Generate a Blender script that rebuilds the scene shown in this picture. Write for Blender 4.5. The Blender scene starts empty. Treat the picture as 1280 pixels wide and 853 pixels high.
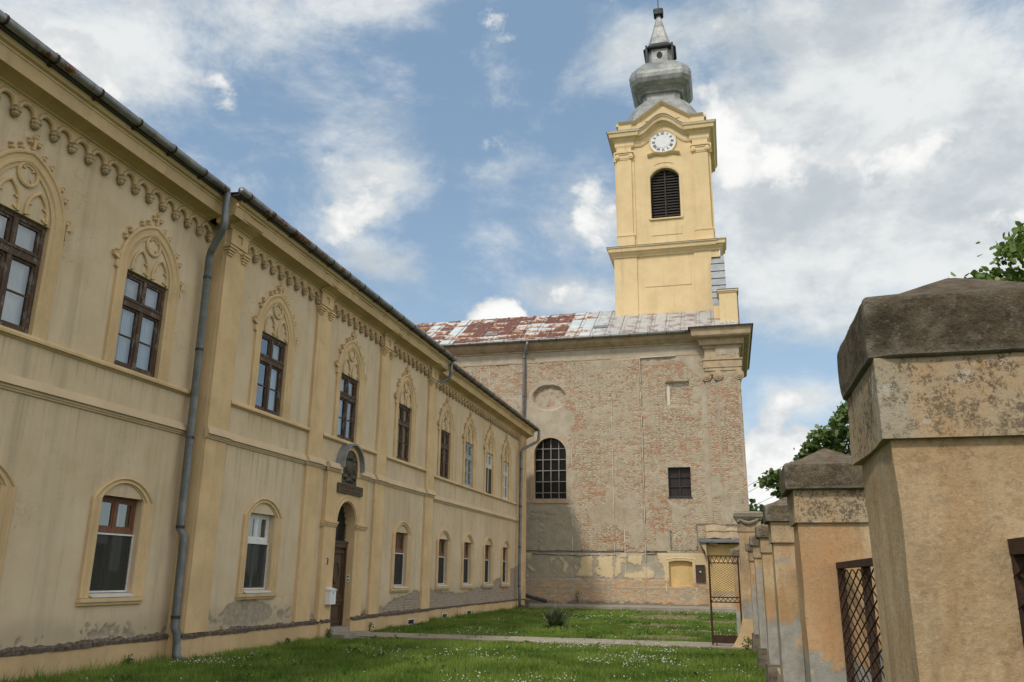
import bpy, math, random
import numpy as np
from mathutils import Vector, Matrix
random.seed(7); rng = np.random.default_rng(11)
SC = bpy.context.scene; COL = SC.collection
R = math.radians

# ------------------------------------------------------------------ camera, sky, sun, exposure
cd = bpy.data.cameras.new('camera'); cam = bpy.data.objects.new('camera', cd); COL.objects.link(cam)
cd.sensor_width = 36.0; cd.lens = 36.0 * 1033.0 / 1280.0; cd.clip_end = 3000; cd.clip_start = 0.05
cam.matrix_world = Matrix(((0.96912388, 0.05644619, 0.24002654, 0), (0.24631717, -0.26607073, -0.93195183, 0),
                           (0.01125890, 0.96229943, -0.27175917, 1.65), (0, 0, 0, 1)))
SC.camera = cam
SUN = Vector((-0.27, -0.60, 0.76)).normalized()
sl = bpy.data.lights.new('sun', 'SUN'); so = bpy.data.objects.new('sun', sl); COL.objects.link(so)
sl.energy = 1.4; sl.angle = R(6.0); sl.color = (1.0, 0.93, 0.82)
so.rotation_euler = SUN.to_track_quat('Z', 'Y').to_euler(); so.location = SUN * 60
SC.view_settings.view_transform = 'Standard'; SC.view_settings.look = 'None'
SC.view_settings.exposure = 0.74; SC.view_settings.gamma = 1.0; SC.view_settings.use_curve_mapping = False

W = bpy.data.worlds.new('World'); SC.world = W; W.use_nodes = True
def build_world():
    t = W.node_tree; t.nodes.clear()
    def N(ty, **p):
        n = t.nodes.new(ty)
        for k, v in p.items(): setattr(n, k, v)
        return n
    def put(sock, v):
        if isinstance(v, bpy.types.NodeSocket): t.links.new(v, sock)
        else: sock.default_value = v
    def mth(op, a, b=0.0, c=None, clamp=False):
        n = N('ShaderNodeMath', operation=op, use_clamp=clamp); put(n.inputs[0], a); put(n.inputs[1], b)
        if c is not None: put(n.inputs[2], c)
        return n.outputs[0]
    def smooth(v, a, b, c=0.0, d=1.0):
        n = N('ShaderNodeMapRange', interpolation_type='SMOOTHSTEP'); put(n.inputs[0], v)
        for i, x in enumerate((a, b, c, d)): put(n.inputs[i + 1], x)
        return n.outputs[0]
    def mix(f, a, b):
        n = N('ShaderNodeMix', data_type='RGBA'); put(n.inputs[0], f); put(n.inputs[6], a); put(n.inputs[7], b); return n.outputs[2]
    out = N('ShaderNodeOutputWorld'); bg = N('ShaderNodeBackground'); t.links.new(bg.outputs[0], out.inputs[0])
    bg.inputs[1].default_value = 0.12
    sky = N('ShaderNodeTexSky', sky_type='NISHITA', sun_disc=False, sun_elevation=math.asin(SUN.z),
            sun_rotation=math.atan2(SUN.x, SUN.y), altitude=100, air_density=1.1, dust_density=0.25, ozone_density=1.3)
    tc = N('ShaderNodeTexCoord'); d = tc.outputs['Generated']
    sx = N('ShaderNodeSeparateXYZ'); put(sx.inputs[0], d)
    az = mth('ARCTAN2', sx.outputs[0], sx.outputs[1]); el = mth('ARCSINE', sx.outputs[2])
    def noise(scale, det, rough, off, stretch=(1, 1, 1.7), dist=0.0):
        m = N('ShaderNodeMapping'); put(m.inputs[0], d); m.inputs[1].default_value = off; m.inputs[3].default_value = stretch
        n = N('ShaderNodeTexNoise'); put(n.inputs['Vector'], m.outputs[0]); n.inputs['Scale'].default_value = scale
        n.inputs['Detail'].default_value = det; n.inputs['Roughness'].default_value = rough; n.inputs['Distortion'].default_value = dist
        return n.outputs[0]
    big = noise(3.0, 7, 0.62, (2.3, 0.4, 1.1)); mid = noise(11.0, 11, 0.60, (5.2, 3.1, 0.3), (1, 1, 1.25), 0.2)
    wisp = noise(6.0, 11, 0.64, (0.2, 1.7, 4.0), (1, 1, 1.7), 0.25); shade = noise(5.5, 9, 0.62, (7.7, 2.0, 3.0), (1, 1, 1.7), 0.2)
    # cloud banks: azimuth, elevation, half width, half height (degrees), weight, kind
    def bank(lst):
        acc = None
        for a, e, ra, re, w in lst:
            u = mth('DIVIDE', mth('SUBTRACT', az, R(a)), R(ra)); v = mth('DIVIDE', mth('SUBTRACT', el, R(e)), R(re))
            r2 = mth('ADD', mth('MULTIPLY', u, u), mth('MULTIPLY', v, v))
            g = mth('MULTIPLY', smooth(mth('SQRT', r2), 1.25, 0.0), w)
            acc = g if acc is None else mth('ADD', acc, g)
        return acc
    soft = bank(SOFT_BANKS); cum = bank(CUMULUS)
    ds = mth('ADD', mth('ADD', mth('MULTIPLY_ADD', wisp, 1.7, -0.42), mth('MULTIPLY', big, 0.4)), soft)
    a_soft = smooth(ds, 0.62, 1.24)
    dc = mth('ADD', mth('MULTIPLY_ADD', mid, 2.1, -0.55), cum)
    a_cum = smooth(dc, 0.80, 1.05)
    sg = smooth(mth('ADD', mth('MULTIPLY', shade, .8), mth('MULTIPLY', mid, .35)), 0.44, 0.68)
    lp = N('ShaderNodeMix', data_type='RGBA'); put(lp.inputs[0], sg); put(lp.inputs[6], (2.75, 3.0, 3.15, 1)); put(lp.inputs[7], (4.3, 4.4, 4.35, 1))
    ccol = mix(smooth(mth('SUBTRACT', dc, mth('MULTIPLY', shade, .9)), 0.35, 0.85), (3.3, 3.45, 3.55, 1), (4.9, 4.9, 4.8, 1))
    skyc = N('ShaderNodeMix', data_type='RGBA', blend_type='MULTIPLY'); skyc.inputs[0].default_value = 1.0
    put(skyc.inputs[6], sky.outputs[0]); put(skyc.inputs[7], SKY_TINT)
    blue = mix(smooth(el, R(2), R(32)), (1.62, 2.25, 2.85, 1), (1.08, 1.66, 2.32, 1))
    skyb = mix(0.75, skyc.outputs[2], blue)
    c1 = mix(mth('MULTIPLY', a_soft, 0.93), skyb, lp.outputs[2])
    c2 = mix(a_cum, c1, ccol)
    # unseen sky behind and right is brightened: added fill light for the shaded facade
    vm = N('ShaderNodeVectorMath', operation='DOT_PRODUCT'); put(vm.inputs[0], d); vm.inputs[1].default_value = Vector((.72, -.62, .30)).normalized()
    facade_fill = smooth(vm.outputs['Value'], -.05, .8, 0.0, 1.0)
    c3 = mix(mth('MULTIPLY', facade_fill, .9), c2, (5.7, 5.55, 5.3, 1))
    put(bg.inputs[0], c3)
SKY_TINT = (1.2, 1.12, 1.08, 1)
SOFT_BANKS = [(-45, 32, 9, 5.5, .42), (-34, 35.5, 13, 4.2, .42), (-47, 29.5, 7, 4.5, .36), (-25, 38, 7, 2.6, .30), (-38, 31, 7, 3, .18),
              (-23.5, 26.2, 7, 3.0, .36), (-27.0, 22.2, 5.5, 3, .40), (-23, 20.4, 5, 2.2, .34), (-8.5, 24.6, 5, 3.6, .34), (-13, 28, 7, 3, .12), (-6, 35, 7, 3.5, .36), (-17, 31, 8, 4, .12),
              (-30, 26, 10, 6, .12), (-13, 22, 9, 3, .08), (8, 34, 15, 7, .5), (6, 27.5, 10, 6, .55), (14, 25, 14, 8, .62), (20, 22, 9, 10, .6), (9, 18, 9, 5, .55), (3, 22, 7, 6, .5), (5.7, 11.4, 4.0, 1.8, .46), (-11, 19, 5, 1.6, .36),
              (70, 35, 50, 35, .75), (-110, 40, 40, 25, .35), (150, 45, 60, 30, .5), (-60, 20, 8, 10, .3)]  # banks out of view, added to whiten the fill light on the facade
CUMULUS = [(-15.5, 17.3, 2.9, 2.2, 1.0), (3.6, 6.0, 5.4, 5.6, 1.0), (1.6, 29.6, 3.6, 4.4, .70), (-47, 29, 6, 4, .50), (-36.5, 30.5, 3.6, 2.4, .56), (-11.4, 19.2, 3.0, 1.3, .5),
           (-23.5, 26.8, 5.5, 1.9, .54), (-26.0, 24.4, 4.2, 1.7, .50), (-27.5, 22.4, 3.6, 1.8, .42), (-23.3, 20.6, 2.8, 1.5, .38), (-8.0, 24.3, 4.2, 3.0, .5), (-9.5, 28, 2.4, 3.4, .32), (6.5, 26, 6, 3.4, .5), (14, 27, 7, 3.4, .42), (13, 31, 8, 2, .38), (-33, 36, 10, 2.8, .46), (-25, 38, 4, 1.6, .34), (5.6, 11.6, 3.2, 1.3, .46), (18, 21, 5, 2, .4), (-6, 35, 3, 1.6, .36)]
build_world()

# ------------------------------------------------------------------ numpy noise
def _hash(ix, iy, s):
    h = (ix.astype(np.int64) * 374761393 + iy.astype(np.int64) * 668265263 + s * 1442695041) & 0x7fffffff
    h = ((h ^ (h >> 13)) * 1274126177) & 0x7fffffff
    return ((h ^ (h >> 16)) & 0xffff) / 65535.0
def vnoise(x, y, s=0):
    ix = np.floor(x); iy = np.floor(y); fx = x - ix; fy = y - iy
    fx = fx * fx * (3 - 2 * fx); fy = fy * fy * (3 - 2 * fy)
    a = _hash(ix, iy, s); b = _hash(ix + 1, iy, s); c = _hash(ix, iy + 1, s); d = _hash(ix + 1, iy + 1, s)
    return (a * (1 - fx) + b * fx) * (1 - fy) + (c * (1 - fx) + d * fx) * fy
def fbm(x, y, s=0, o=4):
    t = 0; a = 0.5; n = 0
    for i in range(o):
        t = t + a * vnoise(x * 2 ** i, y * 2 ** i, s + i * 17); n += a; a *= 0.55
    return t / n
def sstep(v, a, b):
    t = np.clip((v - a) / (b - a), 0, 1); return t * t * (3 - 2 * t)

# ------------------------------------------------------------------ materials
class G:
    def __init__(s, name, rough=0.85, spec=0.3, metal=0.0):
        s.m = bpy.data.materials.new(name); s.m.use_nodes = True; s.t = s.m.node_tree; s.t.nodes.clear()
        s.out = s.t.nodes.new('ShaderNodeOutputMaterial'); s.b = s.t.nodes.new('ShaderNodeBsdfPrincipled')
        s.t.links.new(s.b.outputs[0], s.out.inputs[0]); s.set('Roughness', rough); s.set('Specular IOR Level', spec); s.set('Metallic', metal)
        g = s.t.nodes.new('ShaderNodeNewGeometry'); s.pos = g.outputs['Position']
    def put(s, sock, v):
        if isinstance(v, bpy.types.NodeSocket): s.t.links.new(v, sock)
        else: sock.default_value = v if not (isinstance(v, tuple) and len(v) == 3 and sock.type == 'RGBA') else (*v, 1)
    def set(s, k, v): s.put(s.b.inputs[k], v)
    def N(s, ty, **p):
        n = s.t.nodes.new(ty)
        for k, v in p.items(): setattr(n, k, v)
        return n
    def vec(s, stretch, off=(0, 0, 0)):
        m = s.N('ShaderNodeMapping'); s.put(m.inputs[0], s.pos); m.inputs[1].default_value = off; m.inputs[3].default_value = stretch; return m.outputs[0]
    def noise(s, scale, det=5, rough=0.6, stretch=(1, 1, 1), off=(0, 0, 0), dist=0.0):
        n = s.N('ShaderNodeTexNoise'); s.put(n.inputs['Vector'], s.vec(stretch, off)); n.inputs['Scale'].default_value = scale
        n.inputs['Detail'].default_value = det; n.inputs['Roughness'].default_value = rough; n.inputs['Distortion'].default_value = dist; return n.outputs[0]
    def ramp(s, f, a, b, c=0.0, d=1.0):
        n = s.N('ShaderNodeMapRange', interpolation_type='SMOOTHSTEP'); s.put(n.inputs[0], f)
        for i, x in enumerate((a, b, c, d)): s.put(n.inputs[i + 1], x)
        return n.outputs[0]
    def mth(s, op, a, b=0.0, clamp=False):
        n = s.N('ShaderNodeMath', operation=op, use_clamp=clamp); s.put(n.inputs[0], a); s.put(n.inputs[1], b); return n.outputs[0]
    def mix(s, f, a, b, mode='MIX'):
        n = s.N('ShaderNodeMix', data_type='RGBA', blend_type=mode); s.put(n.inputs[0], f); s.put(n.inputs[6], a); s.put(n.inputs[7], b); return n.outputs[2]
    def attr(s, name):
        n = s.N('ShaderNodeAttribute', attribute_name=name); return n
    def sep(s, v):
        n = s.N('ShaderNodeSeparateXYZ'); s.put(n.inputs[0], v); return n.outputs
    def comb(s, x, y, z=0.0):
        n = s.N('ShaderNodeCombineXYZ'); s.put(n.inputs[0], x); s.put(n.inputs[1], y); s.put(n.inputs[2], z); return n.outputs[0]
    def brick(s, v, w=0.27, h=0.075, c1=(.3, .12, .07), c2=(.42, .2, .12), mortar=(.4, .36, .3), msize=0.012):
        n = s.N('ShaderNodeTexBrick'); s.put(n.inputs['Vector'], v)
        for k, x in (('Color1', c1), ('Color2', c2), ('Mortar', mortar)): n.inputs[k].default_value = (*x, 1)
        n.inputs['Scale'].default_value = 1.0; n.inputs['Mortar Size'].default_value = msize; n.inputs['Mortar Smooth'].default_value = 0.3
        n.inputs['Brick Width'].default_value = w; n.inputs['Row Height'].default_value = h; n.inputs['Bias'].default_value = 0.0
        return n.outputs['Color'], n.outputs['Fac']
    def bump(s, h, strength=0.4, dist=0.02, prev=None):
        n = s.N('ShaderNodeBump'); n.inputs['Strength'].default_value = strength; n.inputs['Distance'].default_value = dist; s.put(n.inputs['Height'], h)
        if prev is not None: s.put(n.inputs['Normal'], prev)
        s.set('Normal', n.outputs[0]); return n.outputs[0]
    def color(s, c): s.set('Base Color', c); return s.m

def plaster(name, base, var=0.14, streak=0.25, dirt=(.2, .17, .12), bump=0.25, grime=0.25, gscale=0.6):
    g = G(name, 0.9, 0.2)
    dark = tuple(x * (1 - var) for x in base); light = tuple(min(1, x * (1 + var)) for x in base)
    c = g.mix(g.ramp(g.noise(0.9, 6, 0.65), 0.3, 0.7), dark, light)
    c = g.mix(g.mth('MULTIPLY', g.ramp(g.noise(1.0, 5, 0.6, (3.2, 3.2, 0.22)), 0.52, 0.78), streak), c, dirt)
    c = g.mix(g.mth('MULTIPLY', g.ramp(g.noise(gscale * 4, 8, 0.7, (1, 1, 1), (3, 9, 2)), 0.55, 0.75), grime), c, dirt)
    c = g.mix(g.mth('MULTIPLY', g.ramp(g.noise(22, 3, 0.6), 0.45, 0.8), 0.12), c, dirt)
    g.bump(g.noise(45, 5, 0.7), bump, 0.01)
    return g.color(c)

def simple(name, base, rough=0.6, metal=0.0, var=0.15, scale=4, bump=0.0, spec=0.4, c2=None, lo=.35, hi=.7):
    g = G(name, rough, spec, metal)
    o = c2 if c2 else tuple(x * (1 - var * 2) for x in base)
    c = g.mix(g.ramp(g.noise(scale, 6, 0.65), lo, hi), base, o)
    if bump: g.bump(g.noise(scale * 8, 4, 0.6), bump, 0.01)
    return g.color(c)

MAT = {}
# long building field plaster: attribute 'dmg' strips the render (x = grey cement, y = brick, z = damp tone)
def mat_field():
    g = G('field_plaster', 0.92, 0.15)
    base = g.mix(g.ramp(g.noise(0.55, 6, 0.66), 0.3, 0.72), (.54, .425, .28), (.64, .525, .37))
    base = g.mix(g.mth('MULTIPLY', g.ramp(g.noise(1.0, 5, 0.62, (2.6, 2.6, .16), (4, 1, 0)), .5, .74), .42), base, (.30, .25, .165))
    base = g.mix(g.mth('MULTIPLY', g.ramp(g.noise(1.0, 6, 0.65, (5.5, 5.5, .3), (1, 8, 3)), .56, .74), .3), base, (.36, .31, .23))
    base = g.mix(g.mth('MULTIPLY', g.ramp(g.noise(2.1, 8, 0.7, (1, 1, .6), (2, 2, 8)), .52, .72), .3), base, (.37, .335, .25))
    base = g.mix(g.mth('MULTIPLY', g.ramp(g.noise(60, 3, 0.6), .5, .75), .15), base, (.3, .26, .18))
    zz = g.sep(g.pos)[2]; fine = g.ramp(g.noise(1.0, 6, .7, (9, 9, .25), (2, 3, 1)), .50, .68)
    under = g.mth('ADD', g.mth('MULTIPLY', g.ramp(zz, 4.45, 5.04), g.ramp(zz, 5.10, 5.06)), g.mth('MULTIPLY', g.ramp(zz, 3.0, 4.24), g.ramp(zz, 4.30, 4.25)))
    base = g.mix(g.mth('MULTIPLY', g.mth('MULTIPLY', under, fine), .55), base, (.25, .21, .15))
    patch = g.ramp(g.noise(.38, 5, .6, (1, 1, 1.5), (8, 3, 2)), .55, .60); base = g.mix(g.mth('MULTIPLY', patch, .22), base, (.66, .56, .40))
    nz_ = g.noise(.9, 6, .62, (1, 1, 1.3), (6, 6, 1)); crk = g.ramp(g.mth('ABSOLUTE', g.mth('SUBTRACT', nz_, .5)), .0045, .001)
    base = g.mix(g.mth('MULTIPLY', crk, g.mth('MULTIPLY', g.ramp(g.noise(.5, 3, .5, (1, 1, 1), (3, 1, 2)), .5, .62), .5)), base, (.24, .19, .13))
    a = g.attr('dmg'); dx, dy, dz = g.sep(a.outputs['Color'])
    xyz = g.sep(g.pos)
    cem = g.mix(g.ramp(g.noise(6, 8, .7), .35, .65), (.26, .225, .175), (.40, .345, .27))
    bc, bf = g.brick(g.comb(xyz[1], xyz[2]), .27, .08, (.26, .2, .155), (.38, .3, .23), (.36, .32, .265), .014)
    bc = g.mix(g.ramp(g.noise(3.5, 8, .7), .4, .72), bc, (.34, .3, .25))
    bc = g.mix(g.mth('MULTIPLY', g.ramp(g.noise(11, 5, .7), .6, .75), .6), bc, (.3, .15, .1))
    base = g.mix(dz, base, (.33, .28, .2))
    c = g.mix(dx, base, cem); c = g.mix(dy, c, bc)
    h = g.mth('ADD', g.mth('MULTIPLY', g.noise(38, 5, .7), .35), g.mth('MULTIPLY', g.mth('MULTIPLY', g.noise(7, 6, .7), 2.0), dx))
    h = g.mth('SUBTRACT', h, g.mth('MULTIPLY', g.mth('MULTIPLY', bf, 1.2), dy))
    g.bump(h, .5, .02)
    return g.color(c)
MAT['field'] = mat_field()
MAT['trim'] = plaster('ochre_trim', (.58, .43, .245), .12, .35, (.26, .19, .11), .2, .3)
MAT['trim_pale'] = plaster('pale_plaster', (.56, .44, .29), .08, .15, (.3, .24, .15), .15, .15)
MAT['pilaster'] = plaster('ochre_pilaster', (.61, .445, .25), .12, .35, (.33, .24, .14), .2, .25)
MAT['plinth'] = plaster('plinth_plaster', (.55, .40, .225), .12, .35, (.3, .21, .12), .25, .4)
MAT['ledge'] = simple('broken_ledge', (.085, .07, .055), .95, 0, .3, 12, .8, .1, (.2, .165, .13))
MAT['corbel'] = simple('grimy_corbel', (.50, .375, .225), .95, 0, .3, 9, .4, .1, (.24, .19, .13))
MAT['tower'] = plaster('tower_yellow', (.75, .58, .335), .07, .5, (.5, .36, .19), .08, .08)
MAT['tower_light'] = plaster('tower_trim', (.77, .605, .36), .07, .45, (.5, .36, .19), .05, .06)
def mat_zinc(name, a, b, rust=.0, rough=.5, metal=.5):
    g = G(name, rough, .4, metal)
    c = g.mix(g.ramp(g.noise(2.5, 6, .7), .35, .7), a, b)
    if rust:
        f = g.ramp(g.noise(2.2, 8, .75, (1, 1, 1), (5, 5, 5)), .72 - rust, .8 - rust)
        c = g.mix(f, c, (.16, .055, .025)); 
    g.bump(g.noise(14, 4, .6), .15, .01)
    return g.color(c)
MAT['zinc'] = mat_zinc('zinc', (.22, .235, .25), (.33, .345, .36))
MAT['zinc_rust'] = mat_zinc('rusty_zinc', (.19, .195, .20), (.33, .335, .34), .185)
MAT['pipe'] = mat_zinc('pipe_zinc', (.14, .155, .165), (.235, .25, .26), .0, .55)
MAT['dark_metal'] = simple('dark_metal', (.03, .03, .032), .6, .3)
def mat_dome():
    g = G('dome_sheet', .55, .4, .25)
    x, y, z = g.sep(g.pos)
    c = g.mix(g.ramp(g.noise(1.6, 7, .7), .3, .7), (.20, .21, .207), (.37, .38, .37))
    bc, bf = g.brick(g.comb(g.mth('ADD', x, y), z), .85, .5, (.3, .3, .3), (.8, .8, .8), (0.1, .1, .1), .012)
    c = g.mix(.35, c, bc, 'OVERLAY')
    c = g.mix(g.ramp(g.noise(1.2, 8, .75, (1, 1, .4), (9, 1, 3)), .66, .76), c, (.25, .14, .06))
    g.bump(g.mth('ADD', g.mth('MULTIPLY', bf, -1.0), g.noise(5, 3)), .35, .02)
    return g.color(c)
MAT['dome'] = mat_dome()
def mat_roof():
    g = G('rusty_sheet_roof', .55, .4, .15)
    a = g.attr('slope'); u, v, k = g.sep(a.outputs['Color'])
    iu = g.mth('FLOOR', g.mth('DIVIDE', u, .85))
    def wn(x, y, z):
        n = g.N('ShaderNodeTexWhiteNoise', noise_dimensions='3D'); g.put(n.inputs[0], g.comb(x, y, z)); return n.outputs[0]
    colr = wn(iu, 3.0, 1.0)
    vv = g.mth('ADD', v, g.mth('MULTIPLY', colr, .9))
    iv = g.mth('FLOOR', g.mth('DIVIDE', vv, .95)); fv = g.mth('FRACT', g.mth('DIVIDE', vv, .95)); fu = g.mth('FRACT', g.mth('DIVIDE', u, .85))
    pr = wn(iu, iv, 2.0)
    lev = g.mth('ADD', g.mth('MULTIPLY', pr, .26), g.mth('MULTIPLY', colr, .36))
    n1 = g.noise(2.6, 7, .7, (1, 1, 1), (3, 3, 1)); n2 = g.noise(.35, 2, .5)
    n3 = g.noise(5.0, 8, .75, (1, .6, .6), (3, 3, 7))
    sig = g.mth('ADD', g.mth('ADD', g.mth('ADD', lev, g.mth('MULTIPLY', n1, .80)), g.mth('MULTIPLY', n3, .30)), g.mth('MULTIPLY', fv, -.22))
    sig = g.mth('SUBTRACT', sig, g.mth('MULTIPLY', k, .55))
    f = g.ramp(sig, .77, .83); fe = g.ramp(sig, .67, .80)
    white = g.mix(g.ramp(g.noise(1.3, 6, .6), .3, .7), (.52, .56, .57), (.68, .71, .70))
    white = g.mix(g.mth('MULTIPLY', k, .7), white, (.40, .385, .365))
    c = g.mix(fe, white, (.50, .27, .12)); rustc = g.mix(g.ramp(g.noise(5, 5, .7), .3, .7), (.13, .045, .028), (.22, .085, .045))
    c = g.mix(f, c, rustc)
    stain = g.mth('MULTIPLY', k, g.ramp(g.noise(1.6, 8, .7, (1, 1, 1), (1, 6, 2)), .48, .6))
    c = g.mix(g.mth('MULTIPLY', stain, .8), c, (.23, .14, .12))
    seam = g.mth('MAXIMUM', g.ramp(g.mth('ABSOLUTE', g.mth('SUBTRACT', fu, .5)), .46, .49), g.mth('MULTIPLY', g.ramp(g.mth('ABSOLUTE', g.mth('SUBTRACT', fv, .5)), .47, .495), .6))
    c = g.mix(g.mth('MULTIPLY', seam, .45), c, (.2, .19, .18))
    g.bump(seam, .5, .03)
    return g.color(c)
MAT['roof'] = mat_roof()
MAT['tile'] = simple('dark_roof_tile', (.14, .07, .05), .9, 0, .2, 8, .3)
MAT['slate'] = simple('grey_sheet', (.27, .285, .295), .5, .3, .15, 3, .1)
def mat_church():
    g = G('church_wall', .95, .1)
    at = g.attr('mask'); pl, ye, gr = g.sep(at.outputs['Color']); at2 = g.attr('mask2'); red, oc, lo = g.sep(at2.outputs['Color'])
    x, y, z = g.sep(g.pos)
    jx = g.mth('MULTIPLY', g.mth('SUBTRACT', g.noise(5, 4, .6), .5), .16); jz = g.mth('MULTIPLY', g.mth('SUBTRACT', g.noise(4, 4, .6, (1, 1, 1), (9, 9, 9)), .5), .13)
    cv = g.comb(g.mth('MULTIPLY', g.mth('ADD', x, jx), 4.2), g.mth('MULTIPLY', g.mth('ADD', z, jz), 10.5), 0.0)
    vo = g.N('ShaderNodeTexVoronoi', voronoi_dimensions='2D', feature='F1'); g.put(vo.inputs['Vector'], cv); vo.inputs['Scale'].default_value = 1.0; vo.inputs['Randomness'].default_value = .85
    ve = g.N('ShaderNodeTexVoronoi', voronoi_dimensions='2D', feature='DISTANCE_TO_EDGE'); g.put(ve.inputs['Vector'], cv); ve.inputs['Scale'].default_value = 1.0; ve.inputs['Randomness'].default_value = .85
    cr, cg, cb = g.sep(vo.outputs['Color']); calm = g.ramp(g.noise(.45, 4, .6, (1, 1, .8), (2, 5, 2)), .42, .62)
    mort = g.mix(g.ramp(g.noise(2.2, 9, .75), .3, .7), (.40, .325, .23), (.55, .465, .345))
    mort = g.mix(g.mth('MULTIPLY', cg, .45), mort, (.56, .49, .38))
    crev = g.mth('MULTIPLY', g.mth('SUBTRACT', 1.0, g.mth('MULTIPLY', calm, .65)), g.mth('MULTIPLY', g.ramp(ve.outputs['Distance'], .17, .02), g.ramp(g.noise(7, 6, .7, (1, 1, 1.6), (3, 0, 1)), .42, .62)))
    thr = g.mth('ADD', g.mth('MULTIPLY', red, .46), g.mth('MULTIPLY', g.noise(1.1, 5, .65, (1, 1, 1), (4, 4, 4)), .57))
    fm = g.mth('MULTIPLY', g.ramp(g.mth('SUBTRACT', thr, g.mth('MULTIPLY', cr, .62)), .12, .22), g.ramp(g.noise(9, 6, .7, (1, 1, 2.2), (7, 2, 2)), .38, .56))
    bc = g.mix(cb, (.42, .20, .115), (.53, .335, .22)); bc = g.mix(g.ramp(g.noise(8, 4, .6), .4, .8), bc, (.34, .19, .12))
    rough = g.mix(fm, mort, bc); rough = g.mix(g.mth('MULTIPLY', crev, .75), rough, (.17, .13, .085))
    plc = g.mix(g.ramp(g.noise(1.3, 8, .7), .3, .7), (.37, .31, .23), (.50, .44, .345))
    plc = g.mix(g.mth('MULTIPLY', g.ramp(g.noise(1.0, 6, .65, (2, 2, .3)), .52, .75), .35), plc, (.24, .2, .14))
    yc = g.mix(g.ramp(g.noise(2.4, 8, .7), .3, .72), (.58, .455, .265), (.64, .545, .37))
    grc = g.mix(g.ramp(g.noise(2.0, 8, .7), .3, .7), (.33, .295, .23), (.43, .39, .31))
    orc = g.mix(g.ramp(g.noise(2.4, 8, .75, (1, 1, 2.6), (2, 0, 7)), .40, .58), (.54, .31, .15), (.50, .40, .28))
    orc = g.mix(g.ramp(g.noise(2.0, 8, .78, (1, 1, 3.4), (9, 0, 7)), .48, .54), orc, (.36, .315, .24))
    orc = g.mix(g.mth('MULTIPLY', g.ramp(g.noise(4.0, 8, .78, (1, 1, 4.0), (1, 0, 3)), .58, .62), .8), orc, (.34, .17, .10))
    orc = g.mix(g.mth('MULTIPLY', g.ramp(g.noise(3.0, 8, .78, (1, 1, 2.0), (5, 0, 3)), .60, .64), .8), orc, (.58, .52, .42))
    c = g.mix(pl, rough, plc); c = g.mix(gr, c, grc); c = g.mix(ye, c, yc); c = g.mix(oc, c, orc)
    c = g.mix(lo, c, (.19, .165, .13))
    fine = g.mth('MULTIPLY', g.noise(26, 5, .7), .22)
    hr = g.mth('ADD', g.mth('MULTIPLY', g.noise(9, 8, .75, (1, 1, 1.6)), 1.3), g.mth('SUBTRACT', g.mth('MULTIPLY', g.ramp(ve.outputs['Distance'], .0, .2), .5), g.mth('MULTIPLY', crev, .8)))
    smoothm = g.mth('MAXIMUM', g.mth('MAXIMUM', g.mth('MAXIMUM', pl, ye), g.mth('MULTIPLY', gr, .9)), g.mth('MULTIPLY', oc, .85))
    h = g.mth('ADD', fine, g.mth('MULTIPLY', hr, g.mth('SUBTRACT', 1.0, g.mth('MULTIPLY', smoothm, .88))))
    g.bump(h, .65, .05)
    return g.color(c)
MAT['church'] = mat_church()
MAT['church_stone'] = simple('weathered_stucco', (.50, .385, .255), .95, 0, .2, 2.6, .6, .1, (.29, .225, .15), .36, .82)
MAT['white_lime'] = simple('white_lime_edge', (.66, .62, .53), .9, 0, .1, 3, .2, .2)
MAT['ochre_paint'] = plaster('ochre_paint', (.60, .43, .20), .16, .4, (.42, .33, .2), .25, .5)
MAT['cream_paint'] = plaster('cream_paint', (.64, .52, .30), .1, .3, (.36, .29, .19), .2, .35)
MAT['concrete'] = simple('concrete', (.33, .3, .25), .95, 0, .15, 3, .5, .1, (.24, .21, .17))
MAT['path'] = simple('path_concrete', (.36, .32, .255), .95, 0, .15, 5, .6, .1, (.25, .215, .165))
MAT['soil'] = simple('bare_soil', (.25, .195, .13), 1, 0, .2, 6, .7, .05, (.16, .125, .08))
def mat_ground():
    g = G('ground', 1, .05)
    c = g.mix(g.ramp(g.noise(.6, 6, .7), .3, .7), (.045, .08, .016), (.075, .115, .028))
    c = g.mix(g.ramp(g.noise(7, 6, .7), .5, .75), c, (.10, .085, .045))
    g.bump(g.noise(20, 5, .7), .8, .05)
    return g.color(c)
MAT['ground'] = mat_ground()
def mat_attrcol(name, rough, trans=0.0, spec=.3):
    g = G(name, rough, spec); a = g.attr('tint')
    g.set('Base Color', a.outputs['Color'])
    if trans:
        tr = g.N('ShaderNodeBsdfTranslucent'); g.put(tr.inputs[0], a.outputs['Color'])
        mx = g.N('ShaderNodeMixShader'); mx.inputs[0].default_value = trans
        g.t.links.new(g.b.outputs[0], mx.inputs[1]); g.t.links.new(tr.outputs[0], mx.inputs[2]); g.t.links.new(mx.outputs[0], g.out.inputs[0])
    return g.m
MAT['grass'] = mat_attrcol('grass_blades', .6, .3, .25)
MAT['leaf'] = mat_attrcol('leaves', .45, .38, .4)
MAT['yucca'] = mat_attrcol('yucca_leaf', .5, .1, .4)
MAT['flower'] = simple('clover_white', (.74, .73, .68), .8, 0, .05)
MAT['bark'] = simple('bark', (.12, .095, .07), .95, 0, .25, 9, .8, .1)
def mat_wood(name, a, b, rough=.65, flake=None):
    g = G(name, rough, .3)
    c = g.mix(g.ramp(g.noise(3.0, 6, .7, (6, 6, .8)), .3, .7), a, b)
    if flake: c = g.mix(g.ramp(g.noise(9, 7, .75, (1, 1, .5)), .52, .6), c, flake)
    g.bump(g.noise(20, 4, .6, (4, 4, .4)), .3, .01)
    return g.color(c)
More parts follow.
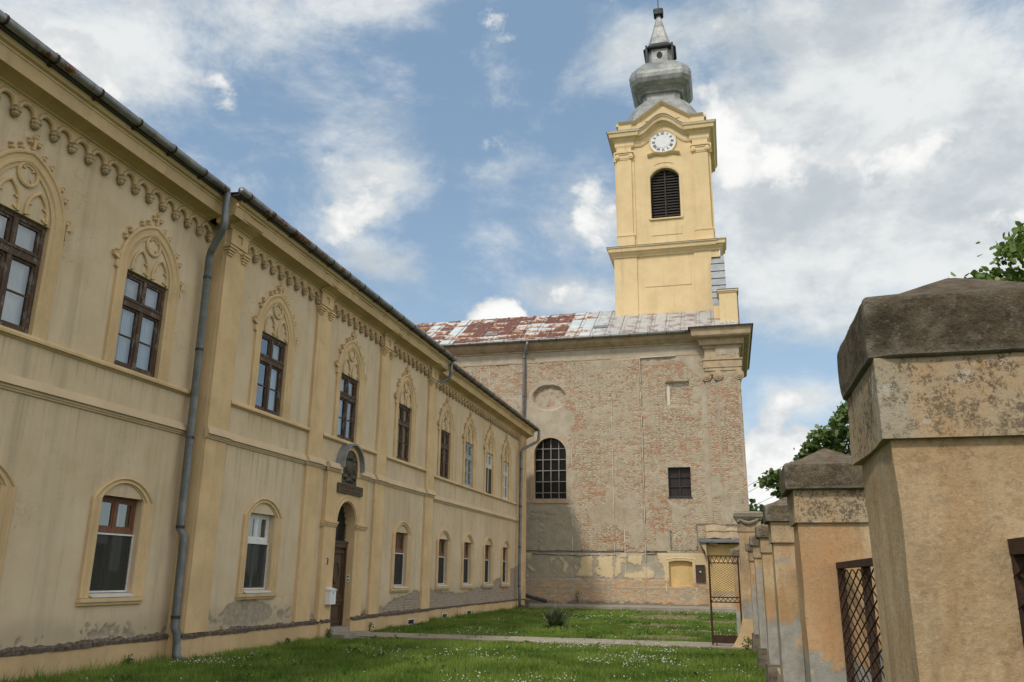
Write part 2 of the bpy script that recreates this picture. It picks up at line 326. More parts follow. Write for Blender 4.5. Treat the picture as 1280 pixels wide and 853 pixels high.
MAT['wood_old'] = mat_wood('old_brown_wood', (.06, .04, .03), (.105, .066, .045), .75, (.17, .15, .13))
MAT['wood_red'] = mat_wood('red_brown_wood', (.145, .066, .037), (.20, .095, .054), .6)
MAT['wood_white'] = mat_wood('white_painted_wood', (.66, .66, .63), (.56, .56, .53), .5)
MAT['wood_blue'] = mat_wood('grey_blue_wood', (.36, .40, .44), (.28, .31, .34), .6, (.5, .52, .54))
MAT['door'] = mat_wood('dark_door_wood', (.062, .036, .02), (.10, .06, .033), .55)
MAT['louvre'] = mat_wood('weathered_louvre', (.028, .024, .022), (.07, .062, .056), .85)
MAT['white'] = simple('white_metal', (.68, .69, .69), .45, 0, .06)
MAT['white_plastic'] = simple('white_plastic', (.72, .73, .74), .4, 0, .03)
MAT['screen'] = simple('insect_screen', (.045, .048, .045), .9, 0, .15, 3)
MAT['blind'] = simple('dark_brown_blind', (.045, .024, .02), .8, 0, .1, 3)
def mat_glass():
    g = G('window_glass', .06, .5); t = g.t
    gl = g.N('ShaderNodeBsdfGlossy'); gl.inputs['Roughness'].default_value = .03; gl.inputs[0].default_value = (.92, .95, .97, 1)
    n = g.bump(g.noise(2.2, 2, .5), .05, .05); g.put(gl.inputs['Normal'], n)
    tr = g.N('ShaderNodeBsdfTransparent'); tr.inputs[0].default_value = (.78, .82, .82, 1)
    lw = g.N('ShaderNodeFresnel'); lw.inputs[0].default_value = 1.65
    fac = g.mth('ADD', g.mth('MULTIPLY', lw.outputs[0], 1.3), .14, True)
    mx = g.N('ShaderNodeMixShader'); g.put(mx.inputs[0], fac); t.links.new(tr.outputs[0], mx.inputs[1]); t.links.new(gl.outputs[0], mx.inputs[2])
    t.links.new(mx.outputs[0], g.out.inputs[0]); return g.m
MAT['glass'] = mat_glass()
MAT['dark_glass'] = simple('dark_leaded_glass', (.010, .010, .010), .3, 0, .2, 6, .2, .4)
MAT['interior'] = simple('dark_interior', (.05, .048, .045), .95, 0, .1)
def mat_curtain():
    g = G('net_curtain', .9, .1)
    w = g.N('ShaderNodeTexWave', wave_type='BANDS', bands_direction='Y'); g.put(w.inputs[0], g.pos); w.inputs['Scale'].default_value = 3.4; w.inputs['Distortion'].default_value = 1.5
    return g.color(g.mix(w.outputs[1], (.80, .81, .81), (.84, .85, .85)))
MAT['curtain'] = mat_curtain()
MAT['bronze'] = simple('bronze', (.05, .042, .032), .5, .5, .3, 14, .4, .4, (.10, .085, .062))
MAT['verdigris'] = simple('verdigris_plate', (.075, .10, .08), .6, .4, .3, 9, .3, .4, (.11, .075, .045))
MAT['letter_bronze'] = simple('worn_bronze_letter', (.20, .10, .055), .5, .5, .2, 9)
MAT['rust'] = simple('rusty_iron', (.045, .027, .019), .85, .2, .2, 14, .4, .3, (.085, .042, .025))
def mat_pier():
    g = G('pier_plaster', .92, .15)
    a = g.attr('wear'); gr, bl, org = g.sep(a.outputs['Color'])
    c = g.mix(g.ramp(g.noise(1.5, 9, .72), .36, .66), (.43, .285, .15), (.60, .45, .28))
    st = g.mth('MULTIPLY', g.ramp(g.noise(1.6, 7, .68, (4.5, 4.5, .5), (1, 4, 0)), .46, .68), .75)
    c = g.mix(st, c, (.40, .225, .10))
    c = g.mix(g.mth('MULTIPLY', g.ramp(g.noise(1.8, 7, .7, (3, 3, .7), (7, 2, 5)), .5, .7), .6), c, (.30, .225, .145))
    c = g.mix(g.mth('MULTIPLY', g.ramp(g.noise(34, 7, .75), .48, .66), .5), c, (.25, .165, .09))
    c = g.mix(g.mth('MULTIPLY', g.ramp(g.noise(60, 5, .7, (1, 1, 1), (3, 3, 3)), .58, .7), .4), c, (.68, .56, .38))
    c = g.mix(g.mth('MULTIPLY', g.mth('MULTIPLY', g.ramp(g.noise(75, 5, .75), .55, .64), bl), .7), c, (.13, .085, .045))
    c = g.mix(g.mth('MULTIPLY', org, .75), c, (.46, .24, .105))
    gc = g.mix(g.ramp(g.noise(7, 8, .7), .3, .7), (.27, .255, .22), (.40, .38, .335)); c = g.mix(gr, c, gc)
    c = g.mix(g.mth('MULTIPLY', bl, g.ramp(g.noise(4, 7, .7, (1, 1, 1), (8, 3, 1)), .3, .6, .25, .85)), c, (.40, .335, .235))
    bk = g.mth('MULTIPLY', bl, g.ramp(g.mth('ADD', g.mth('MULTIPLY', g.noise(46, 10, .85), .85), g.mth('MULTIPLY', g.noise(5, 6, .65, (1, 1, 1), (3, 9, 1)), .34)), .595, .65)); c = g.mix(g.mth('MULTIPLY', bk, .8), c, (.04, .034, .026))
    wh = g.mth('MULTIPLY', bl, g.ramp(g.noise(9, 8, .78, (1, 1, 1), (2, 8, 4)), .60, .63)); c = g.mix(g.mth('MULTIPLY', wh, .75), c, (.50, .48, .43))
    g.bump(g.mth('ADD', g.mth('ADD', g.noise(42, 7, .75), g.mth('MULTIPLY', g.noise(90, 4, .7), .8)), g.mth('MULTIPLY', gr, -.8)), .45, .008)
    return g.color(c)
MAT['pier'] = mat_pier()
def mat_cap():
    g = G('lichen_concrete', .95, .12)
    c = g.mix(g.ramp(g.noise(6, 9, .75), .3, .7), (.085, .066, .045), (.27, .215, .145))
    c = g.mix(g.mth('MULTIPLY', g.ramp(g.noise(40, 8, .8), .53, .63), .7), c, (.38, .335, .26))
    c = g.mix(g.mth('MULTIPLY', g.ramp(g.noise(30, 6, .75, (1, 1, 1), (4, 2, 1)), .56, .68), .6), c, (.05, .042, .03))
    c = g.mix(g.mth('MULTIPLY', g.ramp(g.noise(15, 9, .8, (1, 1, 1), (6, 2, 9)), .52, .60), .55), c, (.30, .25, .18))
    nz = g.sep(g.N('ShaderNodeNewGeometry').outputs['Normal'])[2]
    top = g.ramp(nz, .35, .8)
    c = g.mix(g.mth('MULTIPLY', top, .75), c, g.mix(g.ramp(g.noise(12, 8, .75, (1, 1, 1), (1, 1, 8)), .35, .65), (.17, .13, .09), (.34, .285, .215)))
    li = g.mth('MULTIPLY', top, g.ramp(g.noise(13, 8, .78, (1, 1, 1), (5, 1, 1)), .55, .64))
    c = g.mix(g.mth('MULTIPLY', li, .8), c, (.24, .11, .04))
    c = g.mix(g.mth('MULTIPLY', g.ramp(g.noise(5, 9, .82, (1, 1, 1), (2, 7, 1)), .57, .64), .65), c, (.20, .095, .05))
    pt = g.N('ShaderNodeNewGeometry').outputs['Pointiness']; c = g.mix(g.mth('MULTIPLY', g.ramp(g.mth('ADD', pt, g.mth('MULTIPLY', g.noise(20, 6, .7), .06)), .545, .60), .7), c, (.38, .335, .265))
    h = g.mth('ADD', g.noise(28, 9, .8), g.mth('MULTIPLY', g.noise(9, 7, .75), 1.6))
    g.bump(h, 1.0, .035)
    return g.color(c)
MAT['cap'] = mat_cap()
MAT['clock'] = simple('clock_white', (.78, .80, .82), .5, 0, .04)
MAT['numeral_grey'] = simple('numeral_grey', (.16, .17, .19), .6)
MAT['black_paint'] = simple('black_paint', (.03, .03, .035), .6)
MAT['lead'] = simple('lead_sheet_dark', (.05, .055, .058), .55, .3, .2, 3)
MAT['cable'] = simple('black_cable', (.02, .02, .02), .8)

# ------------------------------------------------------------------ mesh building
class MB:
    def __init__(s, T=None): s.v = []; s.f = []; s.T = T or (lambda a, d, z: (a, d, z)); s.mi = []; s.cur = 0
    def add(s, vs, fs):
        o = len(s.v); s.v += [s.T(*p) for p in vs]; s.f += [tuple(i + o for i in f) for f in fs]; s.mi += [s.cur] * len(fs)
    def box(s, a0, a1, d0, d1, z0, z1):
        s.add([(a0, d0, z0), (a1, d0, z0), (a1, d1, z0), (a0, d1, z0), (a0, d0, z1), (a1, d0, z1), (a1, d1, z1), (a0, d1, z1)],
              [(0, 3, 2, 1), (4, 5, 6, 7), (0, 1, 5, 4), (1, 2, 6, 5), (2, 3, 7, 6), (3, 0, 4, 7)])
    def loft(s, rings, closed_ring=False, cap=False, closed_path=False):
        n = len(rings[0]); vs = [p for r in rings for p in r]; fs = []
        m = len(rings)
        for i in range(m if closed_path else m - 1):
            for j in range(n if closed_ring else n - 1):
                j2 = (j + 1) % n; i2 = (i + 1) % m
                fs.append((i * n + j, i * n + j2, i2 * n + j2, i2 * n + j))
        if cap: fs.append(tuple(range(n - 1, -1, -1))); fs.append(tuple((m - 1) * n + j for j in range(n)))
        s.add(vs, fs)
    def prism(s, poly, d0, d1):                 # poly in (a, z), pushed along d
        n = len(poly); vs = [(p[0], d0, p[1]) for p in poly] + [(p[0], d1, p[1]) for p in poly]
        s.add(vs, [tuple(range(n)), tuple(range(2 * n - 1, n - 1, -1))] + [(i, i + n, (i + 1) % n + n, (i + 1) % n) for i in range(n)])
    def strip(s, us, zl, zh, d0, d1):           # solid between two curves over us
        rings = [[(u, d0, a), (u, d1, a), (u, d1, b), (u, d0, b)] for u, a, b in zip(us, zl, zh)]
        s.loft(rings, True, True)
    def tube(s, pts, r, n=8, cap=True):
        P = [Vector(p) for p in pts]; rings = []; x = None
        for i, p in enumerate(P):
            t = (P[min(i + 1, len(P) - 1)] - P[max(i - 1, 0)]).normalized()
            if x is None:
                up = Vector((0, 0, 1)) if abs(t.z) < .9 else Vector((1, 0, 0)); x = t.cross(up).normalized()
            else: x = (x - t * x.dot(t)).normalized()
            y = t.cross(x); rr = r[i] if isinstance(r, (list, tuple)) else r
            k = 1.0
            if 0 < i < len(P) - 1:
                c = (P[i] - P[i - 1]).normalized().dot((P[i + 1] - P[i]).normalized()); k = 1 / math.sqrt(max(.5, (1 + c) / 2))
            rings.append([tuple(p + x * math.cos(2 * math.pi * q / n) * rr * k + y * math.sin(2 * math.pi * q / n) * rr * k) for q in range(n)])
        s.loft(rings, True, cap)
    def lathe(s, prof, c=(0, 0, 0), n=12, cap=True):
        s.loft([[(c[0] + r * math.cos(2 * math.pi * k / n), c[1] + r * math.sin(2 * math.pi * k / n), c[2] + z) for k in range(n)] for r, z in prof], True, cap)
    def mould(s, path, prof):                   # path(o) -> [(a, z)...] for offset o; prof [(o, d)...]
        s.loft([[(a, d, z) for a, z in path(o)] for o, d in prof])

def children(o): return list(o.children)
def link(name, mb, mats, parent=None, origin=None, smooth=False, attrs=None, fixn=True):
    if isinstance(mats, str): mats = [mats]
    par = Vector(parent['_w']) if parent is not None else Vector((0, 0, 0))
    if origin is None: origin = par if parent is not None else Vector((0, 0, 0))
    origin = Vector(origin)
    me = bpy.data.meshes.new(name)
    v = np.array(mb.v, dtype=np.float64) - np.array(origin)
    me.from_pydata(v.tolist(), [], mb.f); me.update()
    for m in mats: me.materials.append(MAT[m] if isinstance(m, str) else m)
    if len(mats) > 1: me.polygons.foreach_set('material_index', mb.mi)
    if attrs:
        for k, arr in attrs.items():
            at = me.color_attributes.new(k, 'FLOAT_COLOR', 'POINT')
            a = np.ones((len(v), 4), dtype=np.float32); a[:, :arr.shape[1]] = arr; at.data.foreach_set('color', a.ravel())
    if fixn and len(me.polygons) < 60000:
        import bmesh
        bm = bmesh.new(); bm.from_mesh(me); bmesh.ops.recalc_face_normals(bm, faces=bm.faces); bm.to_mesh(me); bm.free()
    if smooth: me.polygons.foreach_set('use_smooth', [True] * len(me.polygons))
    o = bpy.data.objects.new(name, me); COL.objects.link(o)
    if parent is not None: o.parent = parent; o.location = origin - par
    else: o.location = origin
    o['_w'] = tuple(origin); return o
def link_each(name, mb, mats, parent=None, gap=.012, **kw):      # one object per separate piece
    n = len(mb.v); par = list(range(n))
    def find(i):
        while par[i] != i: par[i] = par[par[i]]; i = par[i]
        return i
    for f in mb.f:
        for q in f[1:]: par[find(q)] = find(f[0])
    grp = {}
    for i, f in enumerate(mb.f): grp.setdefault(find(f[0]), []).append(i)
    V = np.array(mb.v); boxes = []
    for k, fs in grp.items():
        idx = sorted({q for i in fs for q in mb.f[i]}); boxes.append([V[idx].min(0) - gap / 2, V[idx].max(0) + gap / 2, fs])
    done = False
    while not done:
        done = True; out = []
        for bx in boxes:
            for o in out:
                if (bx[0] <= o[1]).all() and (o[0] <= bx[1]).all():
                    o[0] = np.minimum(o[0], bx[0]); o[1] = np.maximum(o[1], bx[1]); o[2] = o[2] + bx[2]; done = False; break
            else: out.append(bx)
        boxes = out
    res = []
    for lo, hi, fs in boxes:
        m = MB(); mp = {}
        for i in fs:
            f = []
            for q in mb.f[i]:
                if q not in mp: mp[q] = len(m.v); m.v.append(mb.v[q])
                f.append(mp[q])
            m.f.append(tuple(f)); m.mi.append(mb.mi[i])
        res.append(link(name, m, mats, parent, **kw))
    return res
def thing(name, loc, label, cat, group=None):
    o = bpy.data.objects.new(name, None); COL.objects.link(o); o.location = loc; o['_w'] = tuple(loc); o.empty_display_size = .2
    return tag(o, label, cat, group)
def tag(o, label=None, cat=None, group=None, kind=None):
    for k, v in (('label', label), ('category', cat), ('group', group), ('kind', kind)):
        if v: o[k] = v
    return o
def copy_tree(o, parent, loc, mats=None):
    c = o.copy(); COL.objects.link(c); c.parent = parent
    if mats and o.name.split('.')[0] in mats and o.data:
        c.data = o.data.copy(); c.data.materials.clear()
        for m in mats[o.name.split('.')[0]]: c.data.materials.append(MAT[m])
    if loc is not None: c.location = loc
    for ch in children(o): copy_tree(ch, c, None, mats)
    return c
def arc(c, r, a0, a1, n): return [(c[0] + r * math.cos(R(a0 + (a1 - a0) * i / n)), c[1] + r * math.sin(R(a0 + (a1 - a0) * i / n))) for i in range(n + 1)]
def mesh_arrays(name, v, f, mats, tint=None, origin=(0, 0, 0), parent=None):   # big triangle soups
    me = bpy.data.meshes.new(name); v = (v - np.array(origin)).astype(np.float32)
    k = f.shape[1]
    me.vertices.add(len(v)); me.vertices.foreach_set('co', v.ravel()); me.loops.add(f.size); me.loops.foreach_set('vertex_index', f.ravel().astype(np.int32))
    me.polygons.add(len(f)); me.polygons.foreach_set('loop_start', np.arange(0, f.size, k, dtype=np.int32))
    me.update(calc_edges=True); me.materials.append(MAT[mats])
    if tint is not None:
        at = me.color_attributes.new('tint', 'FLOAT_COLOR', 'POINT'); a = np.ones((len(v), 4), np.float32); a[:, :3] = tint; at.data.foreach_set('color', a.ravel())
    o = bpy.data.objects.new(name, me); COL.objects.link(o)
    o.location = Vector(origin) - (Vector(parent['_w']) if parent else Vector((0, 0, 0)))
    if parent: o.parent = parent
    o['_w'] = tuple(origin); return o

# ------------------------------------------------------------------ ground, path, apron
mb = MB(); n = 40
ring = [(-900, -900), (900, -900), (900, 900), (-900, 900)]
mb.add([(x, y, 0) for x, y in ring], [(0, 1, 2, 3)])
tag(link('ground', mb, 'ground'), kind='structure')
mb = MB(); top = []; bot = []
for i in range(61):
    x = -10.25 + i * 0.175; w = .09 * (vnoise(np.array([i * .7]), np.array([0.5]), 3)[0] - .5)
    w2 = .14 * (vnoise(np.array([i * .9]), np.array([2.5]), 5)[0] - .5)
    top.append((x, 22.68 + w, .06)); bot.append((x, 21.2 + w2, .06))
mb.loft([[(x, y0, -.03), (x, y0, z0), (x, y1, z1), (x, y1, -.03)] for (x, y0, z0), (_, y1, z1) in zip(bot, top)])
tag(link('path', mb, 'path'), kind='structure')
mb = MB(); mb.box(-11.6, 1.5, 42.6, 46.05, -.05, .17)
tag(link('church_apron', mb, 'concrete'), kind='structure')
def soil_patch(cx, cy, rx, ry, s):
    mb = MB(); pts = []
    for i in range(40):
        a = 2 * math.pi * i / 40; k = .65 + .7 * vnoise(np.array([math.cos(a) * 2 + 9.3 * s]), np.array([math.sin(a) * 2 + 4.1]), s)[0]
        pts.append((cx + rx * k * math.cos(a), cy + ry * k * math.sin(a), .006))
    mb.add(pts, [tuple(range(40))]); tag(link('bare_earth', mb, 'soil'), kind='structure')
SOIL = [(-2.6, 36.6, 1.7, 2.6), (-2.6, 30.4, 1.5, 1.5), (-2.0, 24.6, 1.5, 1.1), (-8.6, 40.2, 1.9, 2.0), (-0.5, 33.5, .8, 1.4), (-3.2, 41.6, 3.4, .7), (-1.2, 27.6, 1.0, 1.0)]
for k, p in enumerate(SOIL): soil_patch(*p, k + 1)

# ------------------------------------------------------------------ the long building
BO = (-10.45, 23.0, 0.0)
bld = thing('long_building', BO, 'long two storey ochre building with gothic arched upper windows and a dark portal', 'building')
XL, XM = -10.45, -10.15
TL = lambda a, d, z: (XL + d, a, z)
TM = lambda a, d, z: (XM + d, a, z)
SECT = [(1.0, 14.5, XL, TL), (14.5, 28.2, XM, TM), (28.2, 43.55, XL, TL)]
UPPER = [3.4, 6.55, 9.62, 12.68, 16.87, 21.03, 25.3, 30.37, 33.5, 36.65, 39.65]
LOWER = [3.5, 6.65, 9.62, 12.83, 17.05, 25.5, 30.5, 33.6, 36.68, 39.72]
PORTAL = 21.15
UW, UZ0, UZ1 = .60, 5.17, 7.0
LW, LZ0, LZ1 = .525, 1.25, 2.9
RBX = [28.2, 28.6, 29.1, 29.5, 30.7, 33.0, 34.0, 35.6, 37.1, 38.7, 40.1, 41.6, 43.6]; RBZ = [.95, 1.05, 1.12, 1.0, .95, .87, .98, 1.07, 1.33, 1.42, 1.85, 1.96, 2.2]
MBX = [22.9, 24.2, 24.85, 25.6, 26.57, 27.5, 28.0]; MBZ = [.55, .6, .76, .89, 1.0, 1.1, 1.1]
def damage(A, Z):
    nz = fbm(A * 2.3, Z * 4.6, 4, 6); nf = fbm(A * 9, Z * 9, 9, 3); n2 = fbm(A * .9, Z * 1.3, 21, 4)
    brk = np.zeros_like(A); cem = np.zeros_like(A)
    zb = np.interp(A, RBX, RBZ) + .16 * (nz - .5) + .12 * (np.round(nf * 4) / 4 - .5)
    r = (A > 28.2)
    brk = np.where(r, (Z < zb).astype(float), brk); cem = np.where(r, (Z < zb + .035).astype(float), cem)
    m = (A > 22.8) & (A < 27.55)
    zb = np.interp(A, MBX, MBZ) + .22 * (nz - .5) + .1 * (nf - .5)
    brk = np.where(m, (Z < zb).astype(float) * (A > 24.3), brk); cem = np.where(m, (Z < zb + .03).astype(float), cem)
    # flaking low on the left bays: scattered spots, and one large patch in the first bay right of the near drainpipe
    sp1 = fbm(A * 3.4, Z * 4.2, 14, 5); sp2 = fbm(A * 8, Z * 8, 15, 4); sp = sp1 * .7 + sp2 * .3
    lim = np.interp(A, [0, 9, 11.5, 13.2, 14.4], [.75, .85, .8, 1.02, .95])
    low = (A < 14.5) & (sp > .56 + .30 * sstep(Z, lim - .35, lim + .12)) 
    q = 1 - ((A - 16.75) / 1.25) ** 2 - ((Z - .76) / .36) ** 2
    low |= (A > 15.3) & (A < 18.7) & ((q > .42 * 0 + .55 * (1 - sp * 1.35) + .12) | ((sp > .60) & (Z < .9)))
    low |= (A > 19.6) & (A < 20.4) & (sp > .58) & (Z < .85)
    low |= (A > 21.8) & (A < 24.4) & (sp > .52 + .5 * sstep(Z, .6, .95))
    cem = np.where(low, .9, cem)
    damp = np.where(A < 28.2, sstep(.95 + .35 * (n2 - .5) - Z, -.1, .35) * .5, sstep(zb + .35 - Z, 0, .4) * .3)
    return cem, brk, damp
def grid_wall(name, T, a0, a1, z0, z1, step, fine_top, holes, fn, parent, mat, coarse=.35):
    al = set(np.round(np.arange(a0, a1, step), 4)) | {a1}
    zl = set(np.round(np.arange(z0, fine_top, step), 4)) | set(np.round(np.arange(fine_top, z1, coarse), 4)) | {z1}
    def snap(st, v):
        for q in [q for q in st if abs(q - v) < step * .45 and q not in (a0, a1)]: st.discard(q)
        st.add(v)
    for h in holes:
        for v in h[:2]: snap(al, v)
        for v in h[2:]: snap(zl, v)
    al = np.array(sorted(al)); zl = np.array(sorted(zl))
    A, Z = np.meshgrid(al, zl, indexing='ij')
    attrs, D = fn(A, Z)
    na, nz = A.shape
    P = T(A, D, Z); V = np.stack([np.broadcast_to(p, A.shape) for p in P], -1).reshape(-1, 3)
    I = np.arange(na * nz).reshape(na, nz)
    Fc = np.stack([I[:-1, :-1], I[1:, :-1], I[1:, 1:], I[:-1, 1:]], -1)
    ca = (al[:-1] + al[1:]) / 2; cz = (zl[:-1] + zl[1:]) / 2; keep = np.ones((na - 1, nz - 1), bool)
    for h in holes: keep &= ~(((ca > h[0]) & (ca < h[1]))[:, None] & ((cz > h[2]) & (cz < h[3]))[None, :])
    o = mesh_arrays(name, V, Fc[keep], mat, None, parent['_w'], parent)
    for k, arr in attrs.items():
        at = o.data.color_attributes.new(k, 'FLOAT_COLOR', 'POINT'); a = np.ones((len(V), 4), np.float32); a[:, :3] = arr.reshape(-1, 3); at.data.foreach_set('color', a.ravel())
    return o
def fac_fn(A, Z):
    c, b, d = damage(A, Z)
    rough = (fbm(A * 14, Z * 14, 31, 2) - .5)
    return {'dmg': np.stack([c, b, d], -1)}, -c * (.022 + .02 * rough) + .004 * (fbm(A * .8, Z * .8, 3, 2) - .5)
for a0, a1, xp, T in SECT:
    holes = [(c - UW, c + UW, UZ0, UZ1) for c in UPPER if a0 < c < a1] + [(c - LW, c + LW, LZ0, LZ1) for c in LOWER if a0 < c < a1]
    if a0 == 14.5: holes.append((20.5, 21.8, .45, 3.6))
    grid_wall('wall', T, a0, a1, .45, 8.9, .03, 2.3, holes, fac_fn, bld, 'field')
# side, end and back walls, risalit returns
mb = MB()
mb.box(-22.0, -10.5, 43.4, 43.549, 0, 9.35); mb.box(-22.0, -21.8, 1.0, 43.4, 0, 9.35); mb.box(-21.8, -10.5, 1.0, 1.2, 0, 9.35)
for y0, y1 in ((14.5, 14.52), (28.18, 28.2)): mb.box(XL - .1, XM - .001, y0, y1, 0, 8.9)
link_each('side_wall', mb, 'trim', bld)
mb = MB(); mb.box(-11.75, -11.7, 1.3, 43.3, .3, 9.2); mb.box(-11.7, -10.8, 1.3, 43.3, 4.0, 4.1); link('inner_wall', mb, 'interior', bld)

# plinth and its broken ledge
mb = MB()
for a0, a1, T in ((1.0, 14.47, TL), (14.47, 20.55, TM), (21.75, 28.23, TM), (28.23, 43.6, TL)):
    mb.T = T; mb.box(a0, a1, -.3, .055, -.2, .43)
mb.T = TM; mb.box(20.0, 20.549, -.3, .13, -.2, .44); mb.box(21.751, 22.75, -.3, .13, -.2, .44)
link_each('plinth', mb, 'plinth', bld)
mb = MB()
for a0, a1, T, dd in ((1.0, 14.46, TL, .05), (14.46, 20.0, TM, .05), (20.0, 20.55, TM, .125), (21.75, 22.76, TM, .125), (22.76, 28.24, TM, .05), (28.24, 43.61, TL, .05)):
    us = np.arange(a0, a1 + .001, .035); us[-1] = a1
    hi = .47 + .085 * (fbm(us * 5, us * 0 + 1, 3, 4)) ** 1.3 + .02 * vnoise(us * 17, us * 0, 5); lo = .425 - .05 * fbm(us * 3, us * 0 + 7, 8, 4)
    hi = np.where(us > 28.2, .45 + .3 * (hi - .47), hi)
    dep = dd + .012 + .03 * fbm(us * 6, us * 0, 12, 3)
    mb.T = T; mb.loft([[(u, -.05, h), (u, d * .55, h - .008), (u, d, (h + l) / 2 + .012), (u, d * .9, l), (u, .0, l)] for u, h, l, d in zip(us, hi, lo, dep)])
link_each('plinth_ledge', mb, 'ledge', bld)

# string courses
SILLP = [(0, .0), (.0, .06), (.045, .085), (.085, .085), (.085, .05), (.11, .03), (.13, .0)]
def hband(mb, a0, a1, ztop, prof, ends=True):       # prof: (drop, depth)
    mb.loft([[(a, d, ztop - o) for o, d in prof] for a in (a0, a1)], False, False)
    if ends:
        for a in (a0, a1): mb.add([(a, d, ztop - o) for o, d in prof] , [tuple(range(len(prof)))])
mb = MB()
PIL = [(14.52, 15.25), (18.78, 19.52), (23.05, 23.8), (27.4, 28.18)]
for a0, a1, T in ((1.0, 14.36, TL), (15.27, 18.76, TM), (19.54, 23.03, TM), (23.82, 27.38, TM), (28.22, 41.9, TL)):
    mb.T = T; hband(mb, a0, a1, 5.165, SILLP)
link_each('sill_course', mb, 'trim', bld)
MIDP = [(0, -.02), (.0, .035), (.15, .10), (.155, .10), (.16, .055), (.20, .055), (.205, .035), (.235, .03), (.24, -.02)]
mb = MB(TL); hband(mb, 1.0, 14.36, 4.49, MIDP)
mb.T = TL; hband(mb, 28.22, 43.55, 4.44, MIDP)
mb.T = TM
cuts = [14.5, 15.27, 18.76, 19.54, 19.9, 20.38]
for a0, a1 in ((14.48, 15.29), (18.74, 19.56), (23.03, 23.82), (27.38, 28.22)):
    mb.T = lambda a, d, z: (XM + .07 + d, a, z); hband(mb, a0, a1, 4.47, MIDP)
mb.T = TM
for a0, a1 in ((15.29, 18.74), (19.56, 19.93), (22.45, 23.03), (23.82, 27.38)): hband(mb, a0, a1, 4.47, MIDP)
link_each('middle_course', mb, 'trim_pale', bld)

# pilasters with gothic capitals
def pilaster(T, a0, a1, z0, dep, cap=True):
    mb = MB(T); mb.box(a0, a1, -.05, dep, z0, 8.38)
    o = link('pilaster', mb, 'pilaster', bld)
    mb = MB(T)
    if cap:
        c = (a0 + a1) / 2; w = (a1 - a0) / 2
        mb.box(a0 + .04, a1 - .04, 0, dep + .015, 8.38, 8.80)
        # raised frame around a square sinking
        for q in ((a0 + .04, c - .1, 8.47, 8.80), (c + .1, a1 - .04, 8.47, 8.80), (c - .1, c + .1, 8.47, 8.56), (c - .1, c + .1, 8.74, 8.80)): mb.box(q[0], q[1], dep + .015, dep + .05, q[2], q[3])
        for s0, s1 in ((a0 - .05, a0 + .24), (a1 - .24, a1 + .05)):
            for k, (zz, e) in enumerate(((8.40, .11), (8.345, .085), (8.29, .055), (8.24, .03))): mb.box(s0 + k * .02, s1 - k * .02, 0, dep + e, zz - .05, zz - .002)
        link_each('capital', mb, 'trim', o)
for a0, a1 in PIL: pilaster(TM, a0, a1, .5, .07)
o = None
mb = MB(TL); mb.box(42.25, 43.56, -.05, .12, .5 + 1.75, 8.38); po = link('pilaster', mb, 'pilaster', bld)
mb = MB(TL); mb.box(42.25, 43.555, -.05, .112, .46, 2.25)
mb.box(42.2, 43.6, 0, .15, 8.28, 8.36); mb.box(42.3, 43.52, 0, .12, 8.36, 8.8)
for k in range(4): mb.box(42.36 + k * .29, 42.5 + k * .29, .12, .15, 8.42, 8.78)
link_each('capital', mb, 'trim', po)

# cornice, arcade frieze, gutter
CORN = [(-.05, 8.80), (.055, 8.80), (.06, 8.84), (.09, 8.845), (.10, 8.87), (.14, 8.885), (.22, 8.91), (.31, 8.95), (.36, 8.965), (.37, 8.925), (.40, 8.92), (.43, 9.13), (.445, 9.135), (.45, 9.17), (.50, 9.19), (.545, 9.27), (.57, 9.33), (.57, 9.37), (-.1, 9.40)]
def cornice(T, a0, a1):
    mb = MB(T); us = np.arange(a0, a1 + .001, .2); us[-1] = a1
    chip = vnoise(us * 3.1, us * 0, 9)
    rings = []
    for u, ch in zip(us, chip):
        k = .022 if ch > .78 else 0.0
        rings.append([(u, d - (k if 9 <= i <= 11 else 0), z + (k * .9 if i in (9, 10) else 0)) for i, (d, z) in enumerate(CORN)])
    mb.loft(rings, False, True); return link('cornice', mb, 'trim', bld)
for a0, a1, T in ((1.0, 14.2, TL), (14.2, 28.5, TM), (28.5, 44.0, TL)): cornice(T, a0, a1)
mb = MB(TM)
for a0, a1 in PIL:
    mb.T = lambda a, d, z: (XM + .06 + d, a, z)
    mb.loft([[(a, d, z - .002) for d, z in CORN[1:9]] + [(a, -.05, 8.96)] for a in (a0 - .04, a1 + .04)], True, True)
link_each('cornice_break', mb, 'trim', bld)
